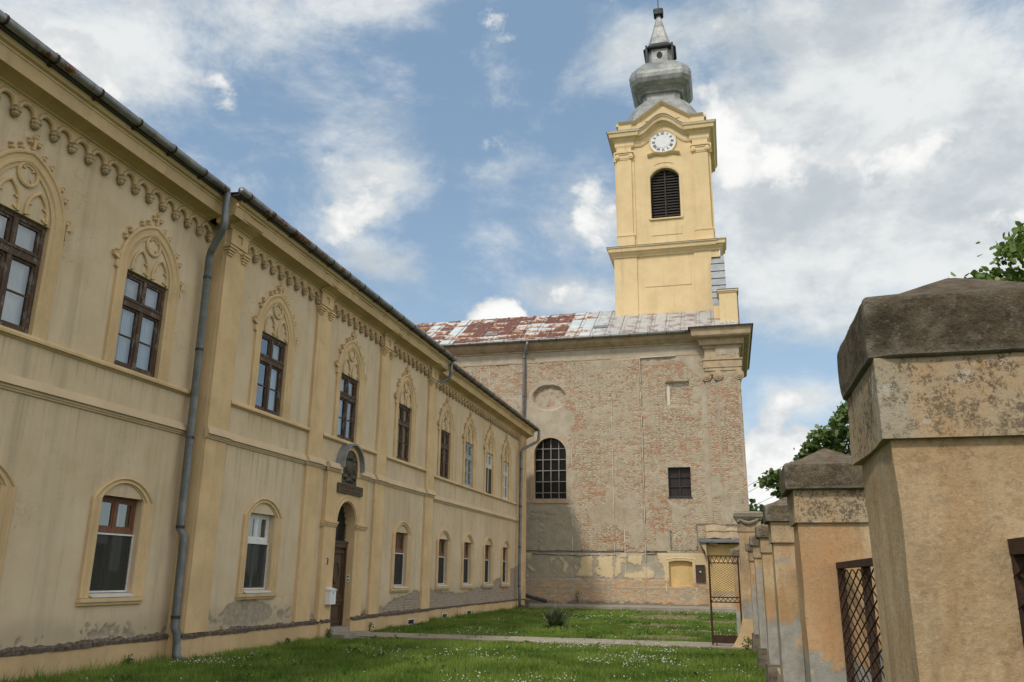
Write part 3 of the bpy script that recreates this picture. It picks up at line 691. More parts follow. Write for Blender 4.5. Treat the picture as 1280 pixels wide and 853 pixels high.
def frieze(T, a0, a1):
    n = max(1, round((a1 - a0) / .40)); m = (a1 - a0) / n
    mb = MB(T); r = m / 2 - .065; cz = 8.60
    for i in range(n):
        u0 = a0 + i * m; c = u0 + m / 2
        us = [u0, c - r] + [c - r * math.cos(math.pi * k / 10) for k in range(1, 10)] + [c + r, u0 + m]
        zl = [cz - .02, cz - .02] + [cz + r * math.sin(math.pi * k / 10) for k in range(1, 10)] + [cz - .02, cz - .02]
        mb.strip(us, zl, [8.80] * len(us), -.01, .045)
        # raised ring round the arch, and a chevron above each springing
        mb.mould(lambda o, c=c: arc((c, cz), r + o, 180, 0, 10), [(-.012, .03), (-.012, .06), (.01, .085), (.045, .085), (.06, .045)])
        mb.loft([[(u0 + s * .105, .044, 8.795), (u0 + s * .105, .062, 8.795), (u0 + s * .0, .062, 8.675), (u0, .044, 8.675)] for s in (-1, 1)], True, True)
    o = link('arcade_frieze', mb, 'trim', bld)
    mb = MB(T)
    for i in range(n + 1):
        u = a0 + i * m
        if (i in (0, n)): u += .05 if i == 0 else -.05
        for k, (zz, rr) in enumerate(((8.66, .045), (8.615, .055), (8.60, .075), (8.575, .06), (8.56, .085), (8.52, .092), (8.50, .07), (8.47, .075), (8.435, .05), (8.415, .015))):
            if k == 0: rings = []
            rings.append([(u + rr * math.cos(t), .055 + rr * .85 * math.sin(t), zz) for t in [2 * math.pi * q / 8 for q in range(8)]])
        mb.loft(rings, True, True)
    link_each('corbel', mb, 'corbel', o)
frieze(TL, 1.17, 14.35); frieze(TL, 28.3, 42.2)
for (p0, p1), (q0, q1) in zip(PIL[:-1], PIL[1:]): frieze(TM, p1 + .02, q0 - .02)
def gutter(T, a0, a1):
    mb = MB(T); us = np.arange(a0, a1 + .01, 1.0); us[-1] = a1
    rings = []
    for k in range(len(us)):
        rings.append([(us[k], .64 + .08 * math.cos(t), 9.36 + .08 * math.sin(t)) for t in np.linspace(-math.pi, math.pi * .98, 13)])
    mb.loft(rings, False, True)
    o = link('gutter', mb, 'zinc_rust', bld, smooth=True)
    mb = MB(T)
    for u in np.arange(a0 + .3, a1, .98):
        mb.loft([[(u + du, .64 + .092 * math.cos(t), 9.36 + .092 * math.sin(t)) for t in np.linspace(-math.pi, math.pi * .75, 11)] for du in (-.02, .02)])
        mb.box(u - .012, u + .012, .55, .575, 9.40, 9.50); mb.box(u - .03, u + .03, .50, .62, 9.235, 9.25)
    link_each('gutter_bracket', mb, 'rust', o)
    mb = MB(T); mb.box(a0, a1, .42, .60, 9.255, 9.275); mb.box(a0, a1, .585, .60, 9.275, 9.42); link('eaves_board', mb, 'lead', bld)
gutter(TL, 1.0, 13.9); gutter(TM, 13.95, 28.45); gutter(TL, 28.5, 44.15)
# roof
mb = MB(); ex = XL + .62; rx, rz = -16.4, 13.0; ez = 9.40
mb.add([(ex, .6, ez), (ex, 44.12, ez), (rx, 37.5, rz), (rx, .6, rz), (-22.6, .6, ez), (-22.6, 44.12, ez)], [(0, 1, 2, 3), (1, 5, 2), (3, 2, 5, 4), (0, 3, 4)])
mb.add([(ex, 14.05, ez - .004), (ex, 28.4, ez - .004), (XM + .6, 28.4, ez - .02), (XM + .6, 14.05, ez - .02)], [(0, 1, 2, 3)])
link('roof', mb, 'tile', bld, fixn=False)

# ---- upper windows
def bars(mb, segs):
    for a0, a1, z0, z1, d0, d1 in segs: mb.box(a0, a1, d0, d1, z0, z1)
def pointed(o, n=9):
    c = .223; r = 1.103 - o; zs = 7.0
    za = math.sqrt(max(r * r - c * c, 1e-6)); a_end = math.degrees(math.atan2(za, -c))  # from right springing to apex
    right = [( -c + r * math.cos(R(t)), zs + r * math.sin(R(t))) for t in np.linspace(0, math.degrees(math.atan2(za, c)), n)]
    left = [(-x, z) for x, z in reversed(right)]
    return [(r - c, 5.1)] + right + left[1:] + [(-(r - c), 5.1)]
def upper_window(T, org):
    mb = MB(T); w = UW - .005; z0, z1 = UZ0 + .005, UZ1 - .005
    bars(mb, [(-w, w, z0, z0 + .075, -.15, -.055), (-w, w, z1 - .07, z1, -.15, -.055), (-w, -w + .07, z0 + .075, z1 - .07, -.15, -.055), (w - .07, w, z0 + .075, z1 - .07, -.15, -.055),
              (-w + .07, w - .07, 6.33, 6.45, -.15, -.035), (-w + .05, w - .05, 6.445, 6.475, -.12, -.02), (-.045, .045, z0 + .075, 6.33, -.145, -.045), (-.04, .04, 6.475, z1 - .07, -.145, -.045)])
    for s in (-1, 1):
        x0, x1 = (.045, w - .07) if s > 0 else (-w + .07, -.045)
        for (p0, p1) in ((z0 + .075, 6.33), (6.475, z1 - .07)):
            bars(mb, [(x0, x0 + .04, p0, p1, -.13, -.075), (x1 - .04, x1, p0, p1, -.13, -.075), (x0 + .04, x1 - .04, p0, p0 + .045, -.13, -.075), (x0 + .04, x1 - .04, p1 - .04, p1, -.13, -.075)])
        mb.box(x0 + .04, x1 - .04, -.125, -.085, 5.775, 5.80)
    win = link('window', mb, 'wood_old', bld, org)
    mb = MB(T); mb.add([(-w + .07, -.105, z0 + .07), (w - .07, -.105, z0 + .07), (w - .07, -.105, z1 - .07), (-w + .07, -.105, z1 - .07)], [(0, 1, 2, 3)]); link('pane', mb, 'glass', win, fixn=False)
    mb = MB(T)
    for x0, x1 in ((-.56, -.30), (-.27, .12), (.19, .56)):
        us = np.linspace(x0, x1, 22); mb.loft([[(u, -.20 + .014 * math.sin(u * 55), 5.2), (u, -.20 + .014 * math.sin(u * 55), 6.95)] for u in us])
    link_each('curtain', mb, 'curtain', win, fixn=False)
    mb = MB(T); e = UW
    mb.add([(-e, -.3, UZ0), (e, -.3, UZ0), (e, -.3, UZ1), (-e, -.3, UZ1), (-e, .0, UZ0), (e, .0, UZ0), (e, .0, UZ1), (-e, .0, UZ1)], [(0, 1, 5, 4), (1, 2, 6, 5), (2, 3, 7, 6), (3, 0, 4, 7)])
    link('reveal', mb, 'trim', win, fixn=False)
    mb = MB(T)
    mb.mould(lambda o: pointed(o), [(0, -.005), (.0, .05), (.03, .072), (.06, .07), (.085, .045), (.15, .04), (.165, .055), (.2, .055), (.225, .03), (.277, .022), (.279, -.01)])
    # tracery
    def ring(c, r, w_, a0=0, a1=360, n=20): mb.mould(lambda o: arc(c, r - o, a0, a1, n), [(0, .0), (.0, .035), (w_ * .5, .05), (w_, .035), (w_, .0)])
    ring((0, 7.665), .215, .055)
    for s in (-1, 1):
        c = s * .285
        def lan(o, c=c, s=s):
            rr = .44 - o; k = .2
            za = math.sqrt(rr * rr - k * k); t1 = math.degrees(math.atan2(za, k))
            rt = [(c - k + rr * math.cos(R(t)), 7.10 + rr * math.sin(R(t))) for t in np.linspace(0, t1, 7)]
            lf = [(2 * c - x, z) for x, z in reversed(rt)]
            return [(rt[0][0], 7.015)] + rt + lf[1:] + [(lf[-1][0], 7.015)]
        mb.mould(lan, [(0, 0), (0, .035), (.025, .048), (.05, .035), (.05, 0)])
        for q in (-1, 1):
            mb.prism([(c + q * .185, 7.2), (c + q * .10, 7.235), (c + q * .185, 7.27)], 0, .03)
            mb.prism([(c + q * .185, 7.03), (c + q * .11, 7.06), (c + q * .14, 7.10), (c + q * .185, 7.12)], 0, .025)
    for t in range(4):
        a = R(45 + 90 * t); x, z = .16 * math.cos(a), 7.665 + .16 * math.sin(a)
        mb.prism([(x * .55, 7.665 + (z - 7.665) * .6), (x + .03 * math.sin(a), z - .03 * math.cos(a)), (x - .03 * math.sin(a), z + .03 * math.cos(a))], 0, .025)
    # crockets, finial, label stops
    pts = pointed(-.01, 9)
    right = pts[1:10]
    def crock(x, z, s, k=1.0):
        for dx, dz, rr in ((.035, .0, .045), (.065, .05, .032)):
            cx = x + s * dx * k; cz = z + dz * k
            rings = [[(cx + q * math.cos(t), dd, cz + q * math.sin(t)) for t in [2 * math.pi * j / 7 for j in range(7)]] for q, dd in ((rr * k, .0), (rr * k * .95, .045), (rr * k * .55, .075), (.004, .08))]
            mb.loft(rings, True, True)
    for i in (1, 3, 4, 6, 7):
        x, z = right[i]; crock(x, z, 1); crock(-x, z, -1)
    for s in (-1, 1):
        mb.prism([(s * .88, 7.06), (s * 1.02, 7.11), (s * 1.05, 7.19), (s * .99, 7.15), (s * .90, 7.17)], 0, .07); mb.prism([(s * .89, 6.9), (s * .94, 6.93), (s * .93, 7.06), (s * .88, 7.06)], 0, .06)
    za = pts[9][1]
    mb.prism([(-.03, za), (.03, za), (.02, za + .2), (-.02, za + .2)], 0, .055)
    for dx, dz, k in ((0, .24, 1.0), (-.09, .13, .9), (.09, .13, .9)): crock(dx - .035, za + dz - .02, 1, k) if dx >= 0 else crock(dx + .035, za + dz - .02, -1, k)
    link('surround', mb, 'trim', win)
    return win
def rel(xp, y): return (xp - BO[0], y - BO[1], 0.0)
uproto = None
UMAT = {6: None}
for i, y in enumerate(UPPER):
    xp = XM if 14.5 < y < 28.2 else XL
    if uproto is None:
        uproto = upper_window(lambda a, d, z: (xp + d, y + a, z), (xp, y, 0))
    else:
        mats = {8: {'window': ['wood_blue']}, 9: {'window': ['wood_white']}, 10: {'window': ['wood_white']}}.get(i)
        w = copy_tree(uproto, bld, rel(xp, y), mats)
        if i == 9:
            w['label'] = 'white framed window with its lower half covered by a dark brown panel'
            mb = MB(lambda a, d, z: (XL + d, y + a, z)); mb.box(-.555, .555, -.075, -.05, 5.2, 6.32); w['_w'] = (XL, y, 0); link('blind_panel', mb, 'blind', w)
        if i == 8: w['label'] = 'upper window with grey blue painted frame'
        if i == 10: w['label'] = 'upper window with white painted frame'

# ---- lower windows
def lower_window(T, org):
    mb = MB(T); w = LW - .004; z0, z1 = LZ0, LZ1; D0, D1 = -.20, -.13
    bars(mb, [(-w, w, z1 - .07, z1 - .004, D0, D1), (-w, -w + .06, z0, z1 - .07, D0, D1), (w - .06, w, z0, z1 - .07, D0, D1), (-w + .06, w - .06, 2.27, 2.36, D0, D1 + .02), (-.04, .04, z0, 2.27, D0, D1 - .02), (-.04, .04, 2.36, z1 - .07, D0, D1), (-w + .06, w - .06, z0, z0 + .07, D0, D1)])
    for x0, x1 in ((-w + .06, -.04), (.04, w - .06)):
        bars(mb, [(x0, x0 + .035, 2.36, z1 - .07, D0 + .01, D1 - .015), (x1 - .035, x1, 2.36, z1 - .07, D0 + .01, D1 - .015), (x0 + .035, x1 - .035, 2.36, 2.395, D0 + .01, D1 - .015), (x0 + .035, x1 - .035, z1 - .105, z1 - .07, D0 + .01, D1 - .015)])
    win = link('window', mb, 'wood_red', bld, org)
    mb = MB(T); mb.add([(-w + .06, -.165, z0), (w - .06, -.165, z0), (w - .06, -.165, z1 - .07), (-w + .06, -.165, z1 - .07)], [(0, 1, 2, 3)]); link('pane', mb, 'glass', win, fixn=False)
    mb = MB(T)
    for x0, x1 in ((-.47, -.2), (.22, .47)):
        us = np.linspace(x0, x1, 16); mb.loft([[(u, -.42 + .02 * math.sin(u * 70), 1.25), (u, -.42 + .02 * math.sin(u * 70), 2.85)] for u in us])
    link_each('curtain', mb, 'curtain', win, fixn=False)
    mb = MB(T); k = .028
    bars(mb, [(-w, w, 2.24, 2.24 + k, -.13, -.095), (-w, w, z0 + .02, z0 + .02 + k, -.13, -.095), (-w, -w + k, z0 + .02 + k, 2.24, -.13, -.095), (w - k, w, z0 + .02 + k, 2.24, -.13, -.095)])
    scr = link('screen_frame', mb, 'white', win)
    mb = MB(T); mb.add([(-w + k, -.115, z0 + .04), (w - k, -.115, z0 + .04), (w - k, -.115, 2.245), (-w + k, -.115, 2.245)], [(0, 1, 2, 3)])
    link('insect_screen', mb, 'screen_net', win, fixn=False)
    mb = MB(T); mb.loft([[(a, -.13, z0 + .012), (a, .075, z0 - .03), (a, .075, z0 - .055), (a, -.13, z0 - .02)] for a in (-LW + .005, LW - .005)], True, True); link('sill_plate', mb, 'white', win)
    mb = MB(T); e = LW
    mb.add([(-e, -.5, LZ0), (e, -.5, LZ0), (e, -.5, LZ1), (-e, -.5, LZ1), (-e, .0, LZ0), (e, .0, LZ0), (e, .0, LZ1), (-e, .0, LZ1)], [(0, 1, 5, 4), (1, 2, 6, 5), (2, 3, 7, 6), (3, 0, 4, 7)])
    link('reveal', mb, 'trim_pale', win, fixn=False)
    mb = MB(T)
    def seg(o):
        hw = .79 - o; rise = .40 - o * .45; zs = 2.84
        rr = (hw * hw + rise * rise) / (2 * rise); cz = zs + rise - rr; t = math.degrees(math.asin(min(1, hw / rr)))
        if rise >= hw: t = 90
        a = [(rr * math.sin(R(q)), cz + rr * math.cos(R(q))) for q in np.linspace(t, -t, 15)]
        return [(hw, 1.19)] + a + [(-hw, 1.19)]
    mb.mould(seg, [(0, -.005), (0, .05), (.025, .065), (.055, .06), (.075, .035), (.13, .03), (.145, .045), (.19, .05), (.215, .02), (.245, .015), (.25, -.01)])
    mb.box(-.80, .80, 0, .085, 1.12, 1.185); mb.box(-.785, .785, 0, .05, 1.07, 1.118)
    link('surround', mb, 'trim', win)
    return win
g = G('screen_net', .9, .1); tr = g.N('ShaderNodeBsdfTransparent'); mx = g.N('ShaderNodeMixShader'); mx.inputs[0].default_value = .72
g.set('Base Color', (.05, .053, .05, 1)); g.t.links.new(tr.outputs[0], mx.inputs[1]); g.t.links.new(g.b.outputs[0], mx.inputs[2]); g.t.links.new(mx.outputs[0], g.out.inputs[0]); MAT['screen_net'] = g.m
lproto = None
for i, y in enumerate(LOWER):
    xp = XM if 14.5 < y < 28.2 else XL
    if lproto is None: lproto = lower_window(lambda a, d, z: (xp + d, y + a, z), (xp, y, 0))
    else: copy_tree(lproto, bld, rel(xp, y), {'window': ['white']} if i == 4 else None)

rc = random.Random(12)
for w in [o for o in bld.children if o.name.split('.')[0] == 'window']:
    for c in [c for c in w.children if c.name.split('.')[0] == 'curtain']:
        if rc.random() < .28: bpy.data.objects.remove(c)
        else: c.location.y += rc.uniform(-.05, .05)

# ---- portal: projecting bay with arched opening, door, fanlight, coat of arms under a sheet hood
PO = (XM, PORTAL, 0)
TP = lambda a, d, z: (XM + d, PORTAL + a, z)
mb = MB(TP); r = .585; sp = 2.92
ang = [math.pi * k / 16 for k in range(17)]
mb.box(-1.28, -.6, -.02, .11, .46, 4.22); mb.box(.6, 1.28, -.02, .11, .46, 4.22)
us = [-.6] + [-r * math.cos(t) for t in ang] + [.6]; zl = [sp] + [sp + r * math.sin(t) for t in ang] + [sp]
mb.strip(us, zl, [4.22] * len(us), -.02, .11)
# reveal
mb.loft([[(-r, -.021, .27)] + [(-r * math.cos(t), -.021, sp + r * math.sin(t)) for t in ang] + [(r, -.021, .27)], [(-r, -.24, .27)] + [(-r * math.cos(t), -.24, sp + r * math.sin(t)) for t in ang] + [(r, -.24, .27)]])
mb.box(-.66, -.586, -.3, .1, .43, 2.95); mb.box(.586, .66, -.3, .1, .43, 2.95)
portal = link('portal', mb, 'pilaster', bld, PO)
mb = MB(TP)
mb.mould(lambda o: arc((0, sp), r + .03 + o, 0, 180, 18), [(0, .10), (0, .135), (.03, .135), (.05, .125), (.14, .135), (.17, .13), (.18, .10)])
for s in (-1, 1):
    x0, x1 = sorted((s * .6, s * 1.33))
    for zz, e in ((2.80, .13), (2.84, .155), (2.89, .18)): mb.box(x0, x1, .0, e, zz, zz + .048)
link_each('impost_moulding', mb, 'trim', portal)
# hood niche
mb = MB(TP); hr = .60; hz = 4.45
ang2 = [math.pi * k / 18 for k in range(19)]; ir = .47
us = [-hr] + [-ir * math.cos(t) for t in ang2] + [hr]
outer = [4.222] + [hz + math.sqrt(max(hr * hr - (ir * math.cos(t)) ** 2, 0)) for t in ang2] + [4.222]
inner = [4.0] + [hz + ir * math.sin(t) for t in ang2] + [4.0]
inner[0] = inner[-1] = 4.221; inner[1] = inner[-2] = 4.222
mb.loft([[(p[0], d, p[1]) for p in arc((0, hz), hr, 0, 180, 18)] for d in (0, .14)] )
mb.loft([[(p[0], .14, p[1]) for p in arc((0, hz), q, 0, 180, 18)] for q in (hr, ir)])
mb.loft([[(p[0], d, p[1]) for p in arc((0, hz), ir, 0, 180, 18)] for d in (.14, .02)])
mb.box(-hr, -ir, 0, .14, 4.222, hz); mb.box(ir, hr, 0, .14, 4.222, hz)
link('niche_arch', mb, 'pilaster', portal)
mb = MB(TP); mb.loft([[(p[0], d, p[1]) for p in arc((0, hz - .02), q, -4, 184, 22)] for q, d in ((hr + .01, .0), (hr + .07, .0), (hr + .07, .27), (hr + .02, .27), (hr + .01, .0))]); link('hood', mb, 'slate', portal, smooth=False)
mb = MB(TP)
for s in (-1, 1):
    x0, x1 = sorted((s * .62, s * 1.32)); mb.T = lambda a, d, z: (XM + .11 + d, PORTAL + a, z); hband(mb, x0, x1, 4.46, MIDP)
link_each('portal_course', mb, 'trim_pale', portal)
# door leaf
mb = MB(TP)
bars(mb, [(-r, r, 2.30, 2.44, -.20, -.08), (-r, r, 2.42, 2.47, -.18, -.06), (-r, -r + .08, .28, 2.3, -.20, -.09), (r - .08, r, .28, 2.3, -.20, -.09)])
bars(mb, [(-r + .08, r - .08, .28, 2.3, -.19, -.145)])
for (x0, x1, z0, z1) in ((-.45, .45, .36, .86), (-.45, .45, 1.0, 2.2)):
    bars(mb, [(x0, x1, z0, z0 + .05, -.145, -.11), (x0, x1, z1 - .05, z1, -.145, -.11), (x0, x0 + .05, z0, z1, -.145, -.112), (x1 - .05, x1, z0, z1, -.145, -.112), (x0 + .14, x1 - .14, z0 + .13, z1 - .13, -.145, -.118)])
bars(mb, [(-r + .08, r - .08, .89, .97, -.145, -.10)])
mb.mould(lambda o: [(.55 * x, 1.65 + (z - 1.65) * .9) for x, z in arc((0, 1.65), .34 - o, 0, 360, 20)], [(0, -.12), (.02, -.09), (.05, -.09), (.07, -.12)])
door = link('door', mb, 'door', bld, PO)
mb = MB(TP); mb.tube([(-.47, -.10, 1.32), (-.47, -.05, 1.32), (-.36, -.05, 1.32)], .012); mb.box(-.50, -.44, -.115, -.105, 1.2, 1.42); link('handle', mb, 'dark_metal', door)
mb = MB(TP)
mb.add([(-r, -.20, 2.44), (r, -.20, 2.44)] + [(x, -.20, z) for x, z in arc((0, sp), r, 0, 180, 16)], [tuple(range(19))]); fan = link('fanlight', mb, 'dark_glass', bld, PO)
mb = MB(TP)
def bar2(p, q, rr=.013): mb.tube([(p[0], -.155, p[1]), (q[0], -.155, q[1])], rr, 5)
bar2((-.57, 2.93), (.57, 2.93)); bar2((-.57, 2.49), (.57, 2.49))
for k in range(1, 10):
    t = math.pi * k / 10; bar2((.12 * math.cos(t), 2.93 + .12 * math.sin(t)), (.575 * math.cos(t), 2.93 + .575 * math.sin(t)), .01)
    for s in (-1,): pass
for k in range(-7, 8):
    x = k * .11
    for s in (-1, 1):
        q = max(-.57, min(.57, x + s * .44)); zz = 2.49 + abs(q - x)
        if abs(x) < .57 and ((s > 0) == (x > 0)): bar2((x, 2.49), (q, zz), .009)
    if 0 < abs(x) < .57: bar2((0, 2.5 + .001 * k), (0, 2.52), .005)
mb.mould(lambda o: arc((0, 2.93), .14 - o, 0, 180, 10), [(0, -.165), (0, -.145), (.02, -.145), (.02, -.165)])
mb.mould(lambda o: arc((0, 2.93), .36 - o, 0, 180, 14), [(0, -.165), (0, -.145), (.015, -.145), (.015, -.165)])
link('grille', mb, 'dark_metal', fan)
# relief: coat of arms as a modelled height field inside the arch
def relief():
    nu, nz = 60, 84; us = np.linspace(-.47, .47, nu); zs = np.linspace(3.985, 4.915, nz)
    U, Z = np.meshgrid(us, zs, indexing='ij'); H = .02 + .03 * fbm(U * 14, Z * 14, 5, 3)
    def lump(cx, cz, rx, rz, h):
        q = 1 - ((U - cx) / rx) ** 2 - ((Z - cz) / rz) ** 2; return np.where(q > 0, h * np.sqrt(np.clip(q, 0, 1)), 0)
    for l in ((0, 4.40, .19, .24, .10), (0, 4.40, .11, .15, .03), (0, 4.71, .17, .085, .12), (0, 4.78, .06, .06, .13), (-.27, 4.45, .09, .2, .11), (.27, 4.45, .09, .2, .11), (-.28, 4.66, .075, .075, .13), (.28, 4.66, .075, .075, .13), (-.30, 4.17, .13, .09, .12), (.30, 4.17, .13, .09, .12), (0, 4.10, .12, .07, .1), (-.4, 4.3, .05, .16, .07), (.4, 4.3, .05, .16, .07), (-.15, 4.07, .1, .05, .09), (.16, 4.07, .1, .05, .09)):
        H = np.maximum(H, lump(*l))
    H = np.where(H < .03, H, H)
    H += .035 * (fbm(U * 22, Z * 22, 15, 3) - .5) * (H > .05)
    lim = np.where(Z > hz, np.sqrt(np.clip(.468 ** 2 - (Z - hz) ** 2, 0, 1)), .468)
    U2 = np.clip(U, -lim, lim)
    mb = MB(TP); mb.loft([[(U2[i, j], .095 + H[i, j] * .7, Z[i, j]) for j in range(nz)] for i in range(nu)])
    link('coat_of_arms', mb, 'bronze', portal, smooth=True)
relief()
mb = MB(TP); mb.box(-.72, .82, .10, .16, 3.715, 3.965)
for q in ((-.72, .82, 3.715, 3.735), (-.72, .82, 3.945, 3.965), (-.72, -.70, 3.735, 3.945), (.80, .82, 3.735, 3.945)): mb.box(q[0], q[1], .16, .172, q[2], q[3])
plq = link('plaque', mb, 'verdigris', portal)
mb = MB(TP); rr_ = random.Random(3)          # worn inscription, illegible in the photograph: rows of raised strokes on one thin strip
for row, (zz, h, x0, x1) in enumerate(((3.85, .07, -.60, .70), (3.755, .06, -.55, .66))):
    x = x0
    while x < x1:
        if rr_.random() < .14: x += .05; continue
        w_ = rr_.choice((.035, .045, .028)); mb.box(x, x + .012, .16, .169, zz, zz + h)
        if w_ > .03: mb.box(x + w_ - .012, x + w_, .16, .169, zz, zz + h)
        for q in rr_.sample((0, .5, 1), 2): mb.box(x + .012, x + w_ - .012, .16, .168, zz + q * (h - .01), zz + q * (h - .01) + .01)
        x += w_ + .018
link_each('inscription', mb, 'letter_bronze', plq)
# house number 3
def glyph(mb, T, ch, a, z, size, d0, d1, lw=.18, flip=1):
    S = {'3': [[(0, 1), (.45, 1), (.6, .8), (.45, .56), (.2, .52)], [(.2, .52), (.5, .46), (.62, .24), (.45, 0), (0, 0)]],
         'I': [[(.15, 0), (.15, 1)]], 'V': [[(0, 1), (.3, 0), (.6, 1)]], 'X': [[(0, 0), (.6, 1)], [(0, 1), (.6, 0)]]}[ch]
    for st in S:
        for p, q in zip(st[:-1], st[1:]):
            dx, dz = q[0] - p[0], q[1] - p[1]; L = math.hypot(dx, dz); nx, nz = -dz / L * lw / 2, dx / L * lw / 2
            mb.prism([T(a + x * size, z + y * size) for x, y in ((p[0] + nx, p[1] + nz), (q[0] + nx, q[1] + nz), (q[0] - nx, q[1] - nz), (p[0] - nx, p[1] - nz))], d0, d1)
mb = MB(TP); glyph(mb, lambda a, z: (a, z), '3', -1.02, 1.86, .13, .108, .122); link('house_number', mb, 'black_paint', portal)
mb = MB(TP); mb.box(.578, .592, -.05, .03, 1.40, 1.60); mb.T = TP
pan = link('intercom_panel', mb, 'white_plastic', portal)
mb = MB(TP); mb.box(.570, .579, -.03, .01, 1.52, 1.57); mb.box(.570, .579, -.03, .01, 1.43, 1.47); link_each('button', mb, 'dark_metal', pan)
mb = MB(TP); mb.box(-.63, 1.0, -.40, .55, -.05, .12); mb.box(-.58, .58, -.22, .12, .12, .27); link('doorstep', mb, 'concrete', bld)
# mailbox on the pier left of the door
tb = thing('mailbox', (XM + .11, 20.37, .86), 'white metal mailbox hanging on the wall left of the brown door', 'mailbox')
mb = MB(lambda a, d, z: (XM + .11 + d, 20.37 + a, z)); mb.box(-.17, .17, 0, .13, .86, 1.20); link('box', mb, 'white_plastic', tb)
mb = MB(mb.T); mb.loft([[(a, 0, 1.20), (a, .15, 1.20), (a, .15, 1.225), (a, 0, 1.27)] for a in (-.185, .185)], True, True); link('lid', mb, 'white_plastic', tb)
mb = MB(mb.T); mb.box(-.02, .02, .13, .137, 1.12, 1.15); link('lock', mb, 'dark_metal', tb)
# cellar vents
vp = None
for y, xp in ((26.5, XM), (30.75, XL), (33.85, XL)):
    if vp is None:
        mb = MB(lambda a, d, z: (xp + .055 + d, y + a, z))
        for q in ((-.31, .31, .045, .075), (-.31, .31, .205, .235), (-.31, -.27, .075, .205), (.27, .31, .075, .205)): mb.box(q[0], q[1], -.01, .02, q[2], q[3])
        vp = link('cellar_vent', mb, 'white', bld, (xp, y, 0))
        mb = MB(mb.T); mb.box(-.27, .27, -.005, .003, .075, .205); link('vent_opening', mb, 'dark_glass', vp)
    else: copy_tree(vp, bld, rel(xp, y))
# drainpipes
def pipe(name, pts, r, mat, par, bands=()):
    mb = MB(); mb.tube(pts, r, 12); o = link(name, mb, mat, par, smooth=True)
    mb = MB()
    for p in bands: mb.lathe([(r + .008, -.03), (r + .008, .03)], p, 12)
    if bands: link_each('pipe_clamp', mb, 'lead', o)
    return o
p1 = pipe('drainpipe', [(-9.80, 13.90, 9.33), (-9.80, 13.92, 8.62), (-9.84, 13.95, 8.50), (-10.20, 14.14, 8.12), (-10.26, 14.19, 7.98), (-10.28, 14.30, 2.42), (-10.22, 14.36, 2.3), (-10.22, 14.40, .62), (-10.18, 14.46, .48), (-10.16, 14.47, .12), (-10.08, 14.49, .02)], .075, 'pipe', bld,
     [(-10.262, 14.2, 7.55), (-10.267, 14.23, 6.0), (-10.274, 14.27, 4.2), (-10.28, 14.30, 2.46), (-10.22, 14.395, .8)])
pipe('drainpipe', [(-9.62, 28.38, 9.3), (-9.66, 28.42, 8.75), (-9.75, 28.42, 8.62), (-10.27, 28.2, 8.3), (-10.3, 28.1, 8.22)], .06, 'pipe', bld)
pipe('drainpipe', [(-9.72, 43.95, 9.3), (-9.74, 43.9, 8.75), (-9.80, 43.7, 8.6), (-10.12, 42.1, 8.02), (-10.2, 41.85, 7.8), (-10.24, 41.78, 1.0), (-10.2, 41.76, .75), (-10.2, 41.75, .02)], .075, 'pipe', bld,
     [(-10.212, 41.83, 6.9), (-10.22, 41.81, 5.0), (-10.232, 41.79, 3.0), (-10.235, 41.78, 1.1)])

# ------------------------------------------------------------------ the church
MAT['seam_grey'] = simple('roof_seam_grey', (.40, .40, .39), .6, .1, .25, 2, 0, .3, (.22, .11, .07), .45, .6)
MAT['zinc_sheet'] = mat_zinc('grey_zinc_sheet', (.24, .26, .28), (.34, .36, .38), 0, .55, .3)
MAT['canopy_sheet'] = simple('canopy_sheet', (.17, .18, .195), .5, .3, .2, 3)
MAT['dark_brown_paint'] = simple('dark_brown_paint', (.07, .045, .03), .6, 0, .2, 8)
MAT['pipe_dark'] = mat_zinc('dark_pipe', (.05, .055, .06), (.10, .105, .11), 0, .6, .3)
CO = (-3.0, 50.0, 0.0)
ch = thing('church', CO, 'old baroque church of peeling brick and plaster with yellow clock tower and rusty sheet roof', 'church')
TC = lambda a, d, z: (a, 46.0 - d, z)
PL_P = [[(-11.15, 10.51), (-10.76, 11.38), (-10.48, 12.04), (-10.09, 12.47), (-8.87, 12.39), (-8.6, 11.74), (-8.55, 10.86), (-8.17, 10.3), (-8.01, 9.86), (-8.34, 9.44), (-8.56, 8.8), (-8.36, 8.58), (-8.39, 5.2), (-11.17, 5.04), (-11.22, 10.51)], [(-7.1, 13.61), (-5.94, 14.17), (-5.36, 13.69), (-5.48, 13.2), (-6.78, 13.15), (-7.12, 13.28)], [(-4.54, 14.19), (-1.09, 13.77), (-0.88, 12.31), (-1.15, 12.46), (-2.09, 13.24), (-2.63, 13.71), (-4.34, 13.73)], [(-15.32, 14.34), (-14.13, 14.33), (-12.73, 13.91), (-13.77, 13.9), (-15.31, 14.04)], [(-13.76, 13.21), (-13.2, 13.18), (-13.23, 12.78), (-13.69, 12.81)], [(-3.02, 5.6), (-1.9, 5.32), (-2.48, 4.19), (-2.8, 4.46)], [(-0.68, 12.15), (-0.7, 10.58), (-1.04, 10.52), (-0.94, 11.73)], [(-0.76, 6.85), (-0.22, 6.98), (-0.29, 5.7), (-0.82, 5.71)], [(-12.06, 11.6), (-11.1, 11.73), (-11.15, 10.51), (-11.32, 10.96)]]
GR_P = [[(-11.27, 5.58), (-8.34, 5.46), (-7.99, 4.59), (-7.75, 2.84), (-11.25, 2.82)]]
